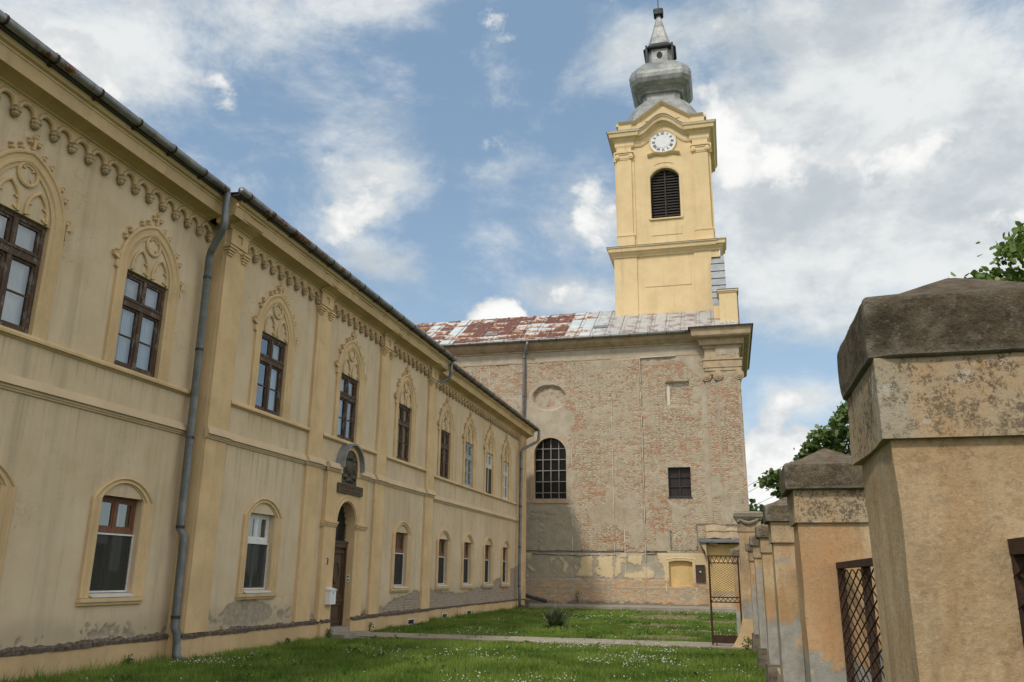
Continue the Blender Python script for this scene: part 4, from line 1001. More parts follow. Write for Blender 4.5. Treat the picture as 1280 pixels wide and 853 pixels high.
YE_P = [[(-8.01, 2.6), (-7.22, 2.67), (-7.2, 1.61), (-7.74, 1.54), (-8.09, 1.63), (-7.87, 2.08)], [(-7.0, 2.6), (-6.11, 2.68), (-6.06, 1.69), (-6.1, 1.45), (-6.46, 1.48), (-7.16, 1.82), (-6.66, 1.89), (-6.87, 2.23)], [(-5.97, 2.65), (-5.59, 2.44), (-5.64, 1.7), (-6.0, 1.56)], [(-5.23, 2.72), (-4.46, 2.79), (-4.51, 2.25), (-4.89, 2.24), (-5.31, 2.44)], [(-5.54, 1.7), (-4.48, 1.88), (-4.5, 1.31), (-5.4, 1.5)], [(-4.44, 2.11), (-4.13, 2.05), (-3.94, 1.71), (-3.81, 1.52), (-4.43, 1.44)], [(-9.54, 2.66), (-9.32, 2.63), (-9.4, 2.28)], [(-9.03, 2.63), (-8.74, 2.42), (-8.56, 2.01), (-8.74, 1.7), (-8.89, 1.94), (-8.85, 2.21)], [(-10.88, 2.83), (-10.51, 2.83), (-10.73, 2.44), (-10.91, 2.48)], [(-10.73, 2.2), (-10.32, 1.92), (-10.35, 1.82), (-10.76, 2.06)], [(-3.67, 2.89), (-1.67, 3.05), (-0.65, 2.8), (-0.65, 0.99), (-3.38, 1.35), (-3.34, 1.66)]]
RED_P = [[(-10.21, 13.61), (-8.42, 13.74), (-8.64, 12.85), (-9.98, 12.91)], [(-3.85, 13.33), (-2.09, 13.17), (-2.18, 12.8), (-3.86, 12.96)], [(-3.97, 4.99), (-2.95, 4.88), (-3.04, 3.99), (-3.94, 4.04)], [(-0.09, 11.69), (1.12, 11.64), (1.08, 9.96), (-0.12, 10.0)], [(-3.96, 5.51), (-2.98, 5.5), (-3.18, 3.98), (-4.01, 3.98)], [(-8.55, 10.86), (-7.25, 10.37), (-7.37, 9.73), (-8.45, 9.12)]]
def inpoly(A, Z, poly):
    ins = np.zeros(A.shape, bool); n = len(poly)
    for i in range(n):
        (x0, z0), (x1, z1) = poly[i], poly[(i + 1) % n]
        if z0 == z1: continue
        c = ((Z < z0) != (Z < z1)); xi = (x1 - x0) * (Z - z0) / (z1 - z0) + x0
        ins ^= c & (A < xi)
    return ins
def church_fn(A, Z):
    w1 = (fbm(A * 1.6, Z * 1.6, 41, 5) - .5); w2 = (fbm(A * 1.6 + 50, Z * 1.6, 42, 5) - .5)
    w3 = fbm(A * 8, Z * 8, 43, 3) - .5; w4 = fbm(A * 8 + 9, Z * 8, 44, 3) - .5
    WA = A + .75 * w1; WZ = Z + .6 * w2
    pl = np.zeros_like(A); gr = np.zeros_like(A); ye = np.zeros_like(A); red = np.zeros_like(A)
    for p in PL_P: pl[inpoly(WA, WZ, p)] = 1
    pl = np.maximum(pl, ((Z > 13.55 + .25 * w1) & (A > -30)).astype(float))
    n = fbm(A * .7, Z * .7, 77, 5); n2 = fbm(A * 2.2, Z * 3.4, 78, 5)
    pl = np.maximum(pl, ((n2 > .64) & (Z > 3.6)).astype(float) * .85); pl = np.maximum(pl, ((fbm(A * .9 + 7, Z * .6, 55, 6) > .60) & (Z > 2.9) & (Z < 6.5 + 2 * w1)).astype(float) * .8)
    for p in GR_P: gr[inpoly(A + .25 * w1, Z + .25 * w2, p)] = 1
    low = Z < 2.86
    gr = np.where(low, 1.0, gr)
    for p in YE_P: ye[inpoly(A + .4 * w1 + .16 * w3, Z + .4 * w2 + .16 * w4, p) & low] = 1
    ye = np.where(low & (n2 > .70) & (Z > 1.5), 1.0, ye)
    gr = np.where(ye > 0, 0, gr)
    for p in RED_P: red = np.maximum(red, inpoly(A + .8 * w1, Z + .8 * w2, p) * 1.0)
    red = np.clip(red * .65 + sstep(n, .46, .70) * .55 - sstep(5.2 - Z, 0, 2) * .15, 0, 1)
    zoc = 1.47 + .35 * w1
    oc = ((Z < zoc) & (n2 > .40 + .06 * np.sin(Z * 9))).astype(float)
    oc = np.where((Z < zoc) & (Z > .98) & (Z < 1.08), 0.25 * oc, oc)
    lo = ((Z < .30 + .45 * w2 + .1 * w1)).astype(float) * .8
    lo = np.maximum(lo, (np.abs(Z - 1.50 - .12 * w1) < .035) * .35)
    gr = np.where((Z < zoc), 0.6 * (1 - oc), gr)
    crack = (np.abs(Z - 2.86 - .1 * w1) < .03).astype(float); lo = np.maximum(lo, crack * .85)
    # outline cracks of lost plaster near the porch
    for x0, x1, z0, z1 in ((-3.0, -1.55, 2.95, 3.0), (-1.6, -1.55, 3.0, 4.25), (-1.55, .5, 4.25, 4.31), (-2.95, -2.9, 2.95, 4.0)):
        lo = np.maximum(lo, ((A + .12 * w2 > x0 - .02) & (A + .12 * w2 < x1 + .02) & (Z + .2 * w1 > z0 - .02) & (Z + .2 * w1 < z1 + .02)) * .9)
    D = np.zeros_like(A)
    D += np.where((A > -5.97) & (A < -4.32) & (Z < 13.6), .05, 0) + np.where((A > -5.4) & (A < -4.32) & (Z < 13.6), .04, 0)
    D += np.where((A > -.70), .13, 0) + np.where(A > -.12, .13, 0)
    D += np.where((Z < 2.84) & (A < -.7), .035, 0) + np.where((Z < 1.45) & (A < -.7), .04, 0)
    # blind oval and the small blind window are sunk into the wall
    q = ((A + 9.6) / .97) ** 2 + ((Z - 11.52) / .73) ** 2
    D -= np.where(q < 1, .17, 0); pl = np.where(q < 1, np.where(n2 > .47, 1, .15), pl); pl = np.where((q > 1) & (q < 1.5) & (n2 > .42), 1, pl)
    sq = (A > -2.9) & (A < -1.67) & (Z > 10.72) & (Z < 12.12); D -= np.where(sq, .19, 0)
    edge_ = (A + .12 * w2 > -1.02) & (A < -.72) & (Z > 4.5) & (Z < 12.4) & (n2 > .36); pl = np.where(edge_, 1, pl)
    for xe in (-.70, -.12, 1.06): pl = np.where((np.abs(A - xe) < .055) & (n2 > .42) & (Z > 3), 1, pl)
    rl = (fbm(A * 6, Z * 7, 51, 3) - .5)
    D += .022 * rl * (1 - np.maximum(pl, np.maximum(gr * .8, ye)))
    D += .03 * np.maximum(pl, ye)
    return {'mask': np.stack([pl * (Z > 2.86), ye, gr], -1), 'mask2': np.stack([red, oc, lo], -1)}, D
CW = (-9.53, .92, 5.72, 8.26)
holes = [(-10.45, -8.61, 5.72, 9.18), (-2.98, -1.78, 5.77, 7.37), (-3.13, -1.9, 1.13, 2.45)]
cwall = grid_wall('nave_wall', TC, -19.5, 1.15, .1, 14.32, .055, 14.3, holes, church_fn, ch, 'church')
mb = MB(); mb.box(1.0, 1.148, 45.82, 55.6, .1, 14.3); mb.box(-19.5, 1.0, 55.5, 55.7, .1, 14.3); mb.box(-19.6, -19.45, 46, 55.5, .1, 14.3); link_each('side_wall', mb, 'church_stone', ch)
# white lime edges of the lost pilaster plaster
mb = MB(TC)
for x, z0, z1, d in ((-5.98, 1.55, 11.3, .03), (-4.31, 1.4, 13.65, .085), (-8.3, 1.7, 5.3, .0), (-8.29, 5.5, 8.6, .0), (-5.41, 1.55, 4.9, .07), (1.09, 5.0, 12.0, .19), (-.13, 9.5, 12.0, .09), (-.70, 4.7, 7.0, .0)):
    z = z0
    while z < z1:
        L = random.uniform(.25, 1.3); w_ = random.uniform(.012, .026); e = min(z + L, z1)
        mb.prism([(x - w_, z), (x + w_ * .8, z + .02), (x + w_ * random.uniform(.6, 1), (z + e) / 2), (x + w_, e), (x - w_ * .8, e - .015)], d - .02, d + .035)
        z = e + random.choice((.03, .12, .3, .6, 1.1))
mb.prism([(-4.3, 13.58), (-2.3, 13.60), (-2.3, 13.64), (-4.3, 13.65)], .0, .12); mb.prism([(-8.6, 5.3), (-8.28, 5.3), (-8.28, 5.36), (-8.6, 5.35)], 0, .04)
for q in ((-2.9, -2.72, 10.8, 12.1), (-2.72, -1.7, 11.93, 12.1)): mb.prism([(q[0], q[2]), (q[1], q[2] + .05), (q[1] + .02, q[3]), (q[0], q[3])], -.21, -.165)
for q in ((-13.74, -13.70, 12.4, 13.3), (-13.22, -13.19, 11.9, 13.2)): mb.box(*q[:2], -.02, .04, *q[2:])
link_each('lime_edge', mb, 'white_lime', ch)
# arched window
def arched_window():
    c, r, z0, sp = CW
    mb = MB(TC); t = [math.pi * k / 18 for k in range(19)]
    us = [c - r * math.cos(q) for q in t]; zl = [sp + r * math.sin(q) for q in t]
    mb.strip(us, zl, [9.23] * 19, -.25, .047); mb.box(c - r - .12, c + r + .12, -.02, .083, 5.50, 5.70); mb.box(c - r - .24, c - r - .003, -.03, .058, 5.71, 8.5)
    mb.loft([[(c - r, d, z0)] + [(c - r * math.cos(q), d, sp + r * math.sin(q)) for q in t] + [(c + r, d, z0), (c - r, d, z0)] for d in (-.02, -.35)])
    w = link('arched_window', mb, 'church_stone', ch)
    mb = MB(TC); mb.add([(c - r, -.30, z0), (c + r, -.30, z0)] + [(c + r * math.cos(q), -.30, sp + r * math.sin(q)) for q in t], [tuple(range(21))]); link('glazing', mb, 'dark_glass', w)
    mb = MB(TC)
    for k in (1, 2, 3):
        x = c - r + 2 * r * k / 4; zt = sp + math.sqrt(r * r - (x - c) ** 2); mb.box(x - .022, x + .022, -.24, -.2, z0, zt)
    for k in range(6):
        z = z0 + .38 + k * .62
        if z > 9.1: continue
        h = r if z < sp else math.sqrt(max(r * r - (z - sp) ** 2, 0)); mb.box(c - h, c + h, -.225, -.195, z - .02, z + .02)
    mb.box(c - r, c + r, -.24, -.18, z0, z0 + .06)
    link('window_bar', mb, 'bar_grey', w)
MAT['bar_grey'] = simple('weathered_grey_bar', (.30, .285, .255), .7, 0, .1, 5)
arched_window()
mb = MB(TC); mb.add([(-2.98, -.22, 5.77), (-1.78, -.22, 5.77), (-1.78, -.22, 7.37), (-2.98, -.22, 7.37)], [(0, 1, 2, 3)])
MAT['dull_pane'] = simple('dull_maroon_pane', (.028, .016, .016), .5, 0, .15, 3)
sw = link('small_window', mb, 'dull_pane', ch)
mb = MB(TC)
for q in ((-2.98, -2.93, 5.77, 7.37), (-1.83, -1.78, 5.77, 7.37), (-2.93, -1.83, 7.31, 7.37), (-2.93, -1.83, 5.77, 5.83), (-2.41, -2.35, 5.83, 7.31)): mb.box(q[0], q[1], -.21, -.14, q[2], q[3])
for z in (6.33, 6.85): mb.box(-2.93, -1.83, -.205, -.15, z - .022, z + .022)
mb.box(-3.03, -1.73, -.2, .05, 5.72, 5.768)
link('window_bar', mb, 'lead', sw)
mb = MB(TC); mb.loft([[(-2.98, d, 5.77), (-2.98, d, 7.37), (-1.78, d, 7.37), (-1.78, d, 5.77), (-2.98, d, 5.77)] for d in (.02, -.24)]); link('reveal', mb, 'church_stone', sw)
# walled-up opening with moulded frame
mb = MB(TC); a0, a1 = -3.13, -1.9
mb.box(a0, a1, -.2, -.14, 1.13, 2.5); mb.loft([[(a0, d, 1.13), (a0, d, 2.38), (-2.52, d, 2.45), (a1, d, 2.38), (a1, d, 1.13), (a0, d, 1.13)] for d in (.06, -.16)])
wo = link('walled_opening', mb, 'ochre_paint', ch)
mb = MB(TC)
def sgf(o):
    hw = .80 - o; return [(-2.515 + hw, .9)] + [(-2.515 + hw * math.sin(R(q)) / math.sin(R(40)), 2.62 - o + .32 * (math.cos(R(q)) - 1)) for q in np.linspace(40, -40, 11)] + [(-2.515 - hw, .9)]
mb.mould(sgf, [(0, .0), (0, .075), (.04, .09), (.07, .06), (.17, .055), (.185, .0)]); link('opening_frame', mb, 'cream_paint', wo)

# eaves cornice and corner entablature
mb = MB(TC); EP = [(-.05, 13.60), (.05, 13.62), (.055, 13.69), (.0, 13.71), (.0, 14.24), (.08, 14.26), (.10, 14.33), (.22, 14.40), (.40, 14.55), (.50, 14.70), (.56, 14.80), (.60, 14.84), (-.3, 14.88)]
mb.loft([[(a, d, z) for d, z in EP] for a in np.arange(-20, -.4, .7)], False, True); link('eaves_cornice', mb, 'church_stone', ch)
def ringmould(mb, x0, x1, y0, y1, prof, bump=None, left_back=None, n=40):
    lb = y1 if left_back is None else left_back
    rings = []
    for o, z in prof:
        r = [(x0 - o, lb, z), (x0 - o, y0 - o, z)]
        if bump:
            c, hw, h = bump
            for u in np.linspace(c - hw * 1.3, c + hw * 1.3, n):
                t = abs(u - c) / (hw * 1.3); b = h * (.5 + .5 * math.cos(math.pi * t)) ** .8 if t < 1 else 0
                r.append((u, y0 - o, z + b))
        r += [(x1 + o, y0 - o, z), (x1 + o, y1, z)]
        rings.append(r)
    mb.loft(rings)
mb = MB()
ringmould(mb, -.68, 1.15, 45.8, 55.6, [(.0, 12.76), (.12, 12.78), (.12, 13.16), (.17, 13.2), (.17, 13.27), (.02, 13.3), (.02, 13.84), (.09, 13.88), (.12, 14.0), (.27, 14.06), (.30, 14.2), (.33, 14.36), (.60, 14.44), (.66, 14.52), (.70, 14.86), (.78, 14.93), (.0, 15.02)], left_back=46.1)
link('entablature', mb, 'church_stone', ch)
mb = MB(); ringmould(mb, -.68, 1.15, 45.8, 55.6, [(.80, 14.93), (.84, 14.93), (.84, 14.99), (-.3, 15.12)], left_back=46.1); link('entablature_flashing', mb, 'lead', ch)
# ionic capital of the corner pilaster
mb = MB(TC); mb.box(-.74, 1.24, .0, .30, 12.60, 12.74); mb.box(-.70, 1.2, .0, .25, 12.40, 12.60)
for x in (-.04, 1.08, -.66):
    mb.T = lambda a, d, z: (a, 46.0 - d, z)
    for rr, d1 in ((.27, .34), (.17, .39), (.08, .43)):
        mb.loft([[(x + rr * math.cos(2 * math.pi * k / 16), d, 12.33 + rr * math.sin(2 * math.pi * k / 16)) for k in range(16)] for d in (.05 if x > -.5 else -.05, d1 - (.12 if x < -.5 else 0))], True, True)
mb.loft([[(a, d, z) for d, z in ((.1, 12.22), (.26, 12.24), (.27, 12.34), (.1, 12.36))] for a in (.2, .9)], True, True)
link_each('ionic_capital', mb, 'church_stone', ch)
# gutter and drainpipe
mb = MB(TC)
mb.loft([[(a, .67 + .09 * math.cos(t), 14.85 + .09 * math.sin(t)) for t in np.linspace(-math.pi, math.pi, 11)] for a in (-20, -15, -10, -5, -1.5)], False, True)
gu = link('gutter', mb, 'zinc', ch, smooth=True)
mb = MB(TC)
for a in np.arange(-19.5, -1.6, 1.05): mb.loft([[(a + s, .67 + .1 * math.cos(t), 14.85 + .1 * math.sin(t)) for t in np.linspace(-math.pi, .7, 9)] for s in (-.018, .018)]); mb.box(a - .01, a + .01, .6, .62, 14.9, 15.12)
link_each('gutter_bracket', mb, 'lead', gu)
pipe('drainpipe', [(-10.75, 45.36, 14.8), (-10.78, 45.4, 14.62), (-11.02, 45.82, 14.2), (-11.06, 45.86, 14.05), (-11.06, 45.86, 1.0)], .085, 'zinc', ch, [(-11.06, 45.86, 13.9), (-11.06, 45.86, 11.6), (-11.06, 45.86, 9.0)])
# roof
mb = MB(); prof = [(45.24, 14.90), (47.3, 16.23), (49.5, 17.66), (51.4, 18.15)]
xs = np.arange(-26, 1.31, .4); sl = [0]
for p, q in zip(prof[:-1], prof[1:]): sl.append(sl[-1] + math.hypot(q[0] - p[0], q[1] - p[1]))
rings = []; at = []
for x in xs:
    rings.append([(x, y, z) for y, z in prof]); at += [(x + 40, s, float(sstep(np.array(x), -7.6, -5.6))) for s in sl]
mb.loft(rings)
rf = link('roof', mb, 'roof', ch, attrs={'slope': np.array(at)}, fixn=False)
mb = MB(); mb.add([(-26, 51.4, 18.15), (1.3, 51.4, 18.15), (1.3, 56.4, 14.9), (-26, 56.4, 14.9)], [(0, 1, 2, 3)]); mb.add([(1.3, 45.24, 14.9), (1.3, 51.4, 18.15), (1.3, 56.4, 14.9)], [(0, 1, 2)]); link('roof_back', mb, 'slate', rf, fixn=False)
mb = MB()
for x in np.arange(-26 + .25, 1.3, .85):
    mb.loft([[(x - .012, y - .01, z), (x - .012, y - .02, z + .035), (x + .012, y - .02, z + .035), (x + .012, y - .01, z)] for y, z in prof])
link_each('roof_seam', mb, 'seam_grey', rf)
MAT['dummy'] = MAT['slate']
mb = MB()
for x, y in ((-13.2, 46.2), (-6.6, 46.4)):
    z = 14.9 + (y - 45.24) * .645; mb.box(x - .4, x + .4, y - .05, y, z + .02, z + .16); mb.box(x - .3, x - .27, y, y + .3, z, z + .12); mb.box(x + .27, x + .3, y, y + .3, z, z + .12)
link_each('snow_guard', mb, 'slate', rf)

# ---- tower
S = lambda x: x * 1.0319
Zt = lambda z: (z - 1.65) * 1.0319 + 1.65
TT = lambda a, d, z: (a, 48.5 - d, z)
bx0, bx1 = -5.88, -.08; ux0, ux1 = -5.60, .14; TY1 = 54.3; UC = (ux0 + ux1) / 2
mb = MB(); mb.box(bx0, bx1, 48.5, TY1, 14.5, 21.0)
tw = link('tower', mb, 'tower', ch)
mb = MB(TT)
mb.box(bx0 - .05, bx0 + 1.36, -.5, .07, 15.5, 20.8); mb.box(bx1 - .98, bx1 + .05, -.5, .07, 15.5, 20.8)
def frame(x0, x1, z0, z1, d, w=.05):
    for q in ((x0, x1, z0, z0 + w), (x0, x1, z1 - w, z1), (x0, x0 + w, z0 + w, z1 - w), (x1 - w, x1, z0 + w, z1 - w)): mb.box(q[0], q[1], -.02, d, q[2], q[3])
mb.box(S(-3.9), S(-1.23), -.02, .03, Zt(18.2), Zt(19.64))
mb.box(bx0 - .02, bx1 + .02, -.02, .05, 16.6, 17.15)
mb.box(bx1 - .01, .5, .0, 1.6, 14.9, 16.72)
link('tower_pilaster', mb, 'tower', tw)
mb = MB(TT); mb.loft([[(bx0 - .06, .0, 17.15), (bx0 - .06, .10, 16.72)], [(bx1 + .06, .0, 17.15), (bx1 + .06, .10, 16.72)]]); link('flashing', mb, 'zinc', tw)
LC = [(.0, 20.72), (.07, 20.74), (.10, 20.84), (.22, 20.96), (.24, 21.02), (.36, 21.06), (.40, 21.28), (.46, 21.30), (.47, 21.36), (.0, 21.44)]
mb = MB(); ringmould(mb, bx0, bx1, 48.5, TY1, LC)
# cornice breaks forward over the corner pilasters
for x0, x1 in ((bx0 - .06, bx0 + 1.40), (bx1 - .95, bx1 + .62)):
    ringmould(mb, x0 + .02, x1 - .02, 48.43, 50.0, [(o * .85, z - .004 + (.06 if x0 > -3 else 0)) for o, z in LC])
mb.box(bx1 - .8, bx1 + .55, 48.45, 50.5, 20.35, 20.85)
link('tower_cornice', mb, 'tower_light', tw)
mb = MB(); ringmould(mb, bx0, bx1, 48.5, TY1, [(.475, 21.365), (.49, 21.365), (.49, 21.385), (.0, 21.47)]); link('cornice_sheet', mb, 'slate', tw)
# belfry storey with arched opening
BW = (S(-2.545) + .0, .905, Zt(22.55), Zt(25.35), .57)
c, hw, wz0, wsp, rise = BW
mb = MB(TT)
rr = (hw * hw + rise * rise) / (2 * rise); cz = wsp + rise - rr; t0 = math.asin(hw / rr)
us = [c + rr * math.sin(t) for t in np.linspace(-t0, t0, 17)]; zl = [cz + rr * math.cos(t) for t in np.linspace(-t0, t0, 17)]
mb.strip(us, zl, [29.2] * 17, -.6, 0)
mb.box(ux0, c - hw, -.6, 0, 21.3, 29.2); mb.box(c + hw, ux1, -.6, 0, 21.3, 29.2); mb.box(c - hw, c + hw, -.6, 0, 21.3, wz0)
mb.box(ux0, ux0 + .5, -5.8, -.6, 21.3, 29.2); mb.box(ux1 - .5, ux1, -5.8, -.6, 21.3, 29.2); mb.box(ux0, ux1, -5.8, -5.3, 21.3, 29.2)
link('belfry_wall', mb, 'tower', tw)
mb = MB(TT)
nl = 18; ztop = wsp + rise
for k in range(nl):
    z0 = wz0 + .05 + k * (ztop - wz0) / nl; z1 = z0 + .20
    zm = z0 + .1; hh = hw - .002 if zm < wsp else max(.1, math.sqrt(max(rr * rr - (zm - cz) ** 2, 0)) - .01) if zm < ztop else .1
    mb.loft([[(a, -.42, z1), (a, -.40, z1), (a, -.26, z0), (a, -.28, z0)] for a in (c - hh, c + hh)], True, True)
lv = link('belfry_louvre', mb, 'louvre', tw)
mb = MB(TT); mb.box(c - .045, c + .045, -.3, -.22, wz0, ztop - .01); mb.box(c - hw, c - hw + .06, -.3, -.22, wz0, wsp); mb.box(c + hw - .06, c + hw, -.3, -.22, wz0, wsp); link_each('louvre_post', mb, 'louvre', lv)
mb = MB(TT); mb.box(c - hw, c + hw, -.58, -.5, wz0, ztop); link('louvre_back', mb, 'interior', lv)
mb = MB(TT)
for s in (-1, 1):
    x0, x1 = (ux0 + .02, ux0 + .92) if s < 0 else (ux1 - .92, ux1 - .02)
    mb.box(x0 - .08, x1 + .08, -.02, .17, 21.4, 22.15); mb.box(x0 - .11, x1 + .11, -.02, .20, 22.15, 22.24)
    mb.box(x0, x1, -.02, .13, 22.24, 27.45)
    mb.box(x0 - .18, x0, -.02, .055, 21.4, 27.4) if s > 0 else mb.box(x1, x1 + .18, -.02, .055, 21.4, 27.4)
    # capital
    mb.box(x0 - .03, x1 + .03, -.02, .16, 27.45, 27.54); mb.box(x0 - .10, x1 + .10, -.02, .22, 27.80, 27.87); mb.box(x0 - .14, x1 + .14, -.02, .26, 27.90, 28.02); mb.box(x0 - .06, x1 + .06, -.02, .18, 27.54, 27.80)
    for xx in (x0 + .02, x1 - .02):
        for q, d1 in ((.15, .24), (.07, .27)): mb.loft([[(xx + q * math.cos(2 * math.pi * k / 12), d, 27.66 + q * math.sin(2 * math.pi * k / 12)) for k in range(12)] for d in (.0, d1)], True, True)
    mb.box(x0 - .02, x1 + .02, -.02, .15, 28.02, 28.75)
    mb.box(ux0 - .14 if s < 0 else ux1 - .02, ux0 + .02 if s < 0 else ux1 + .14, -1.0, -.05, 21.4, 27.45)
    mb.box(ux0 - .22 if s < 0 else ux1 - .02, ux0 + .02 if s < 0 else ux1 + .22, -1.05, .0, 27.45, 28.1)
# window surround, sill, panel below, small arch fillet
mb.mould(lambda o: [(c + hw + .17 - o, wz0)] + [(c + (rr + .17 - o) * math.sin(t), cz + (rr + .17 - o) * math.cos(t)) for t in np.linspace(t0, -t0, 15)] + [(c - hw - .17 + o, wz0)], [(0, -.01), (0, .035), (.10, .035), (.12, .02), (.165, .02)])
mb.box(c - hw - .12, c + hw + .12, -.02, .10, wz0 - .09, wz0); mb.box(c - .93, c + .93, -.02, .03, Zt(21.45), Zt(22.03))
mb.mould(lambda o: [(c + .55 * math.sin(t) * 1.2, Zt(26.05) + .55 * math.cos(t) * .45 - o) for t in np.linspace(1.1, -1.1, 11)], [(0, -.01), (0, .03), (.03, .03), (.03, -.01)])
# wavy ledge under the clock
def wav(u): t = (u - c) / 1.0; return Zt(26.93) + (-.18 + .40 * (1 - min(1, abs(t))) ** .0 * 0) + (.16 * math.cos(min(abs(t), 1) * math.pi * 1.35 + 2.2) )
us = np.linspace(c - 1.02, c + 1.02, 31)
mb.loft([[(u, d, Zt(26.82) + dz + .20 * (1 / (1 + math.exp(-(0.72 - abs(u - c)) * 9))) - .16 * math.exp(-((u - c) / .5) ** 2)) for d, dz in ((-.02, -.15), (.10, -.13), (.20, -.02), (.22, .03), (-.02, .06))] for u in us], True, True)
link('belfry_pilaster', mb, 'tower', tw)
UCP = [(.0, 28.30), (.06, 28.34), (.10, 28.46), (.10, 28.72), (.20, 28.84), (.22, 28.90), (.42, 28.98), (.47, 29.20), (.53, 29.24), (.56, 29.34), (.0, 29.46)]
mb = MB(); ringmould(mb, ux0, ux1, 48.5, TY1, UCP, bump=(c, 1.12, .88))
for x0, x1 in ((ux0 - .02, ux0 + 1.02), (ux1 - 1.02, ux1 + .02)):
    ringmould(mb, x0, x1, 48.40, 49.8, [(q * .92, z - .006) for q, z in UCP])
link('belfry_cornice', mb, 'tower_light', tw)
mb = MB(); ringmould(mb, ux0, ux1, 48.5, TY1, [(.57, 29.345), (.60, 29.35), (.60, 29.39), (.0, 29.47)], bump=(c, 1.12, .88)); link('cornice_sheet', mb, 'slate', tw)
# attic with gable
def attic_top(u): 
    t = abs(u - c); return 30.22 + (1.22 * max(0, 1 - t / 1.75) if t < 1.75 else 0)
mb = MB(TT); us = sorted(list(np.linspace(ux0 + .15, ux1 - .15, 25)) + [c, c - 1.75, c + 1.75])
mb.strip(us, [29.3] * len(us), [attic_top(u) - .14 for u in us], -.9, -.06)
mb.box(ux0 + .15, ux0 + .9, -5.6, -.9, 29.3, 30.1); mb.box(ux1 - .9, ux1 - .15, -5.6, -.9, 29.3, 30.1)
mb.box(ux0 + .12, ux0 + 1.0, -.2, .02, 29.3, 30.08); mb.box(ux1 - 1.0, ux1 - .12, -.2, .02, 29.3, 30.08)
mb.box(ux0 + 1.3, ux0 + 1.75, -.2, -.02, 29.3, 30.1); mb.box(ux1 - 1.75, ux1 - 1.3, -.2, -.02, 29.3, 30.1); mb.box(c - 1.1, c + 1.1, -.1, -.01, 30.15, 30.23)
link('attic', mb, 'tower', tw)
mb = MB(TT); mb.loft([[(u, d, attic_top(u) + dz) for d, dz in ((-.1, -.20), (.02, -.17), (.14, -.06), (.18, .0), (-.1, .02))] for u in us], True, True)
for s in (-1, 1): mb.box(*( (ux0 - .02, ux0 + .2) if s < 0 else (ux1 - .2, ux1 + .02)), -5.6, -.1, 30.05, 30.23)
link('attic_coping', mb, 'tower_light', tw)
# clock with numerals
mb = MB(TT); CX, CZ, CR = S(-2.55), Zt(27.68), .80
mb.loft([[(CX + q * math.cos(2 * math.pi * k / 48), d, CZ + q * math.sin(2 * math.pi * k / 48)) for k in range(48)] for q, d in ((CR, -.05), (CR, .05), (CR - .02, .055), (.01, .06))], True, False)
ck = link('clock', mb, 'clock', tw)
mb = MB(TT); mb.mould(lambda o: arc((CX, CZ), CR + .06 - o, 0, 360, 48), [(0, .0), (0, .09), (.05, .09), (.06, .05)]); link('clock_rim', mb, 'tower_light', ck)
mb = MB(TT); mb.loft([[(CX + q * math.cos(2 * math.pi * k / 32), .062 + e, CZ + q * math.sin(2 * math.pi * k / 32)) for k in range(32)] for q, e in ((.43, 0), (.43, .01), (.01, .011))], True); link('clock_centre', mb, 'clock', ck)
mb = MB(TT); NUM = ['XII', 'I', 'II', 'III', 'IIII', 'V', 'VI', 'VII', 'VIII', 'IX', 'X', 'XI']
for k, st in enumerate(NUM):
    th = math.pi / 2 - 2 * math.pi * k / 12; up = (math.cos(th), math.sin(th)); rt = (up[1], -up[0])
    wd = {'I': .3, 'V': .62, 'X': .62}; tot = sum(wd[q] for q in st); sz = .18; x = -tot * sz / 2
    for q in st:
        glyph(mb, lambda a, z: (CX + rt[0] * a + up[0] * (.50 + z), CZ + rt[1] * a + up[1] * (.50 + z)), q, x, 0, sz, .06, .072, .17); x += wd[q] * sz
link_each('numeral', mb, 'numeral_grey', ck)
# dome, lantern, spire
DX, DY = -2.72, 51.4
def sect(h, z, ch_=.28):
    k = h * (1 - ch_); return [(DX + x, DY + y, z) for x, y in ((-k, -h), (k, -h), (h, -k), (h, k), (k, h), (-k, h), (-h, k), (-h, -k))]
def fz(h, z): f = (51.4 - h) / 49.5; return h * f, (z - 1.65) * f + 1.65
def dprof(l, ch_=.28): return [sect(*fz(h, z), ch_) for h, z in l]
mb = MB(); mb.loft(dprof([(2.80, 30.0), (2.72, 30.5), (2.52, 31.0), (2.25, 31.45), (1.95, 31.85), (1.62, 32.12), (1.36, 32.26), (1.26, 32.3)]), True, True); dm = link('dome', mb, 'dome', tw)
mb = MB(); mb.loft(dprof([(1.24, 32.2), (1.24, 32.72), (1.34, 32.78), (1.42, 32.86), (1.38, 32.95)]), True)
mb.loft(dprof([(1.36, 32.90), (1.50, 33.15), (1.72, 33.42), (1.93, 33.75), (2.06, 34.1), (2.09, 34.4), (2.03, 34.65), (1.88, 34.86), (1.62, 35.02), (1.25, 35.10), (.9, 35.14)]), True, True); link('onion_bulb', mb, 'dome', dm)
mb = MB(); mb.loft(dprof([(.88, 35.05), (.86, 36.2)], .4), True, True); ln = link('lantern', mb, 'dome', dm)
mb = MB(); mb.loft(dprof([(.88, 36.12), (.98, 36.2), (1.08, 36.32), (1.10, 36.42), (.80, 36.60)], .35), True, True)
for sx in (-1, 1):
    for sy in (-1, 1): mb.box(DX + sx * .88 - .07, DX + sx * .88 + .07, DY + sy * .88 - .07, DY + sy * .88 + .07, 35.6, 37.2)
link('lantern_cornice', mb, 'lead', dm)
h_, zz = fz(.86, 35.62)
mb = MB(lambda a, d, z: (DX + a, DY - h_ - d, zz + z)); mb.loft([[(.2 * math.cos(t), d, .27 * math.sin(t)) for t in [2 * math.pi * k / 20 for k in range(20)]] for d in (-.02, .025)], True, True); link('lantern_opening', mb, 'interior', dm)
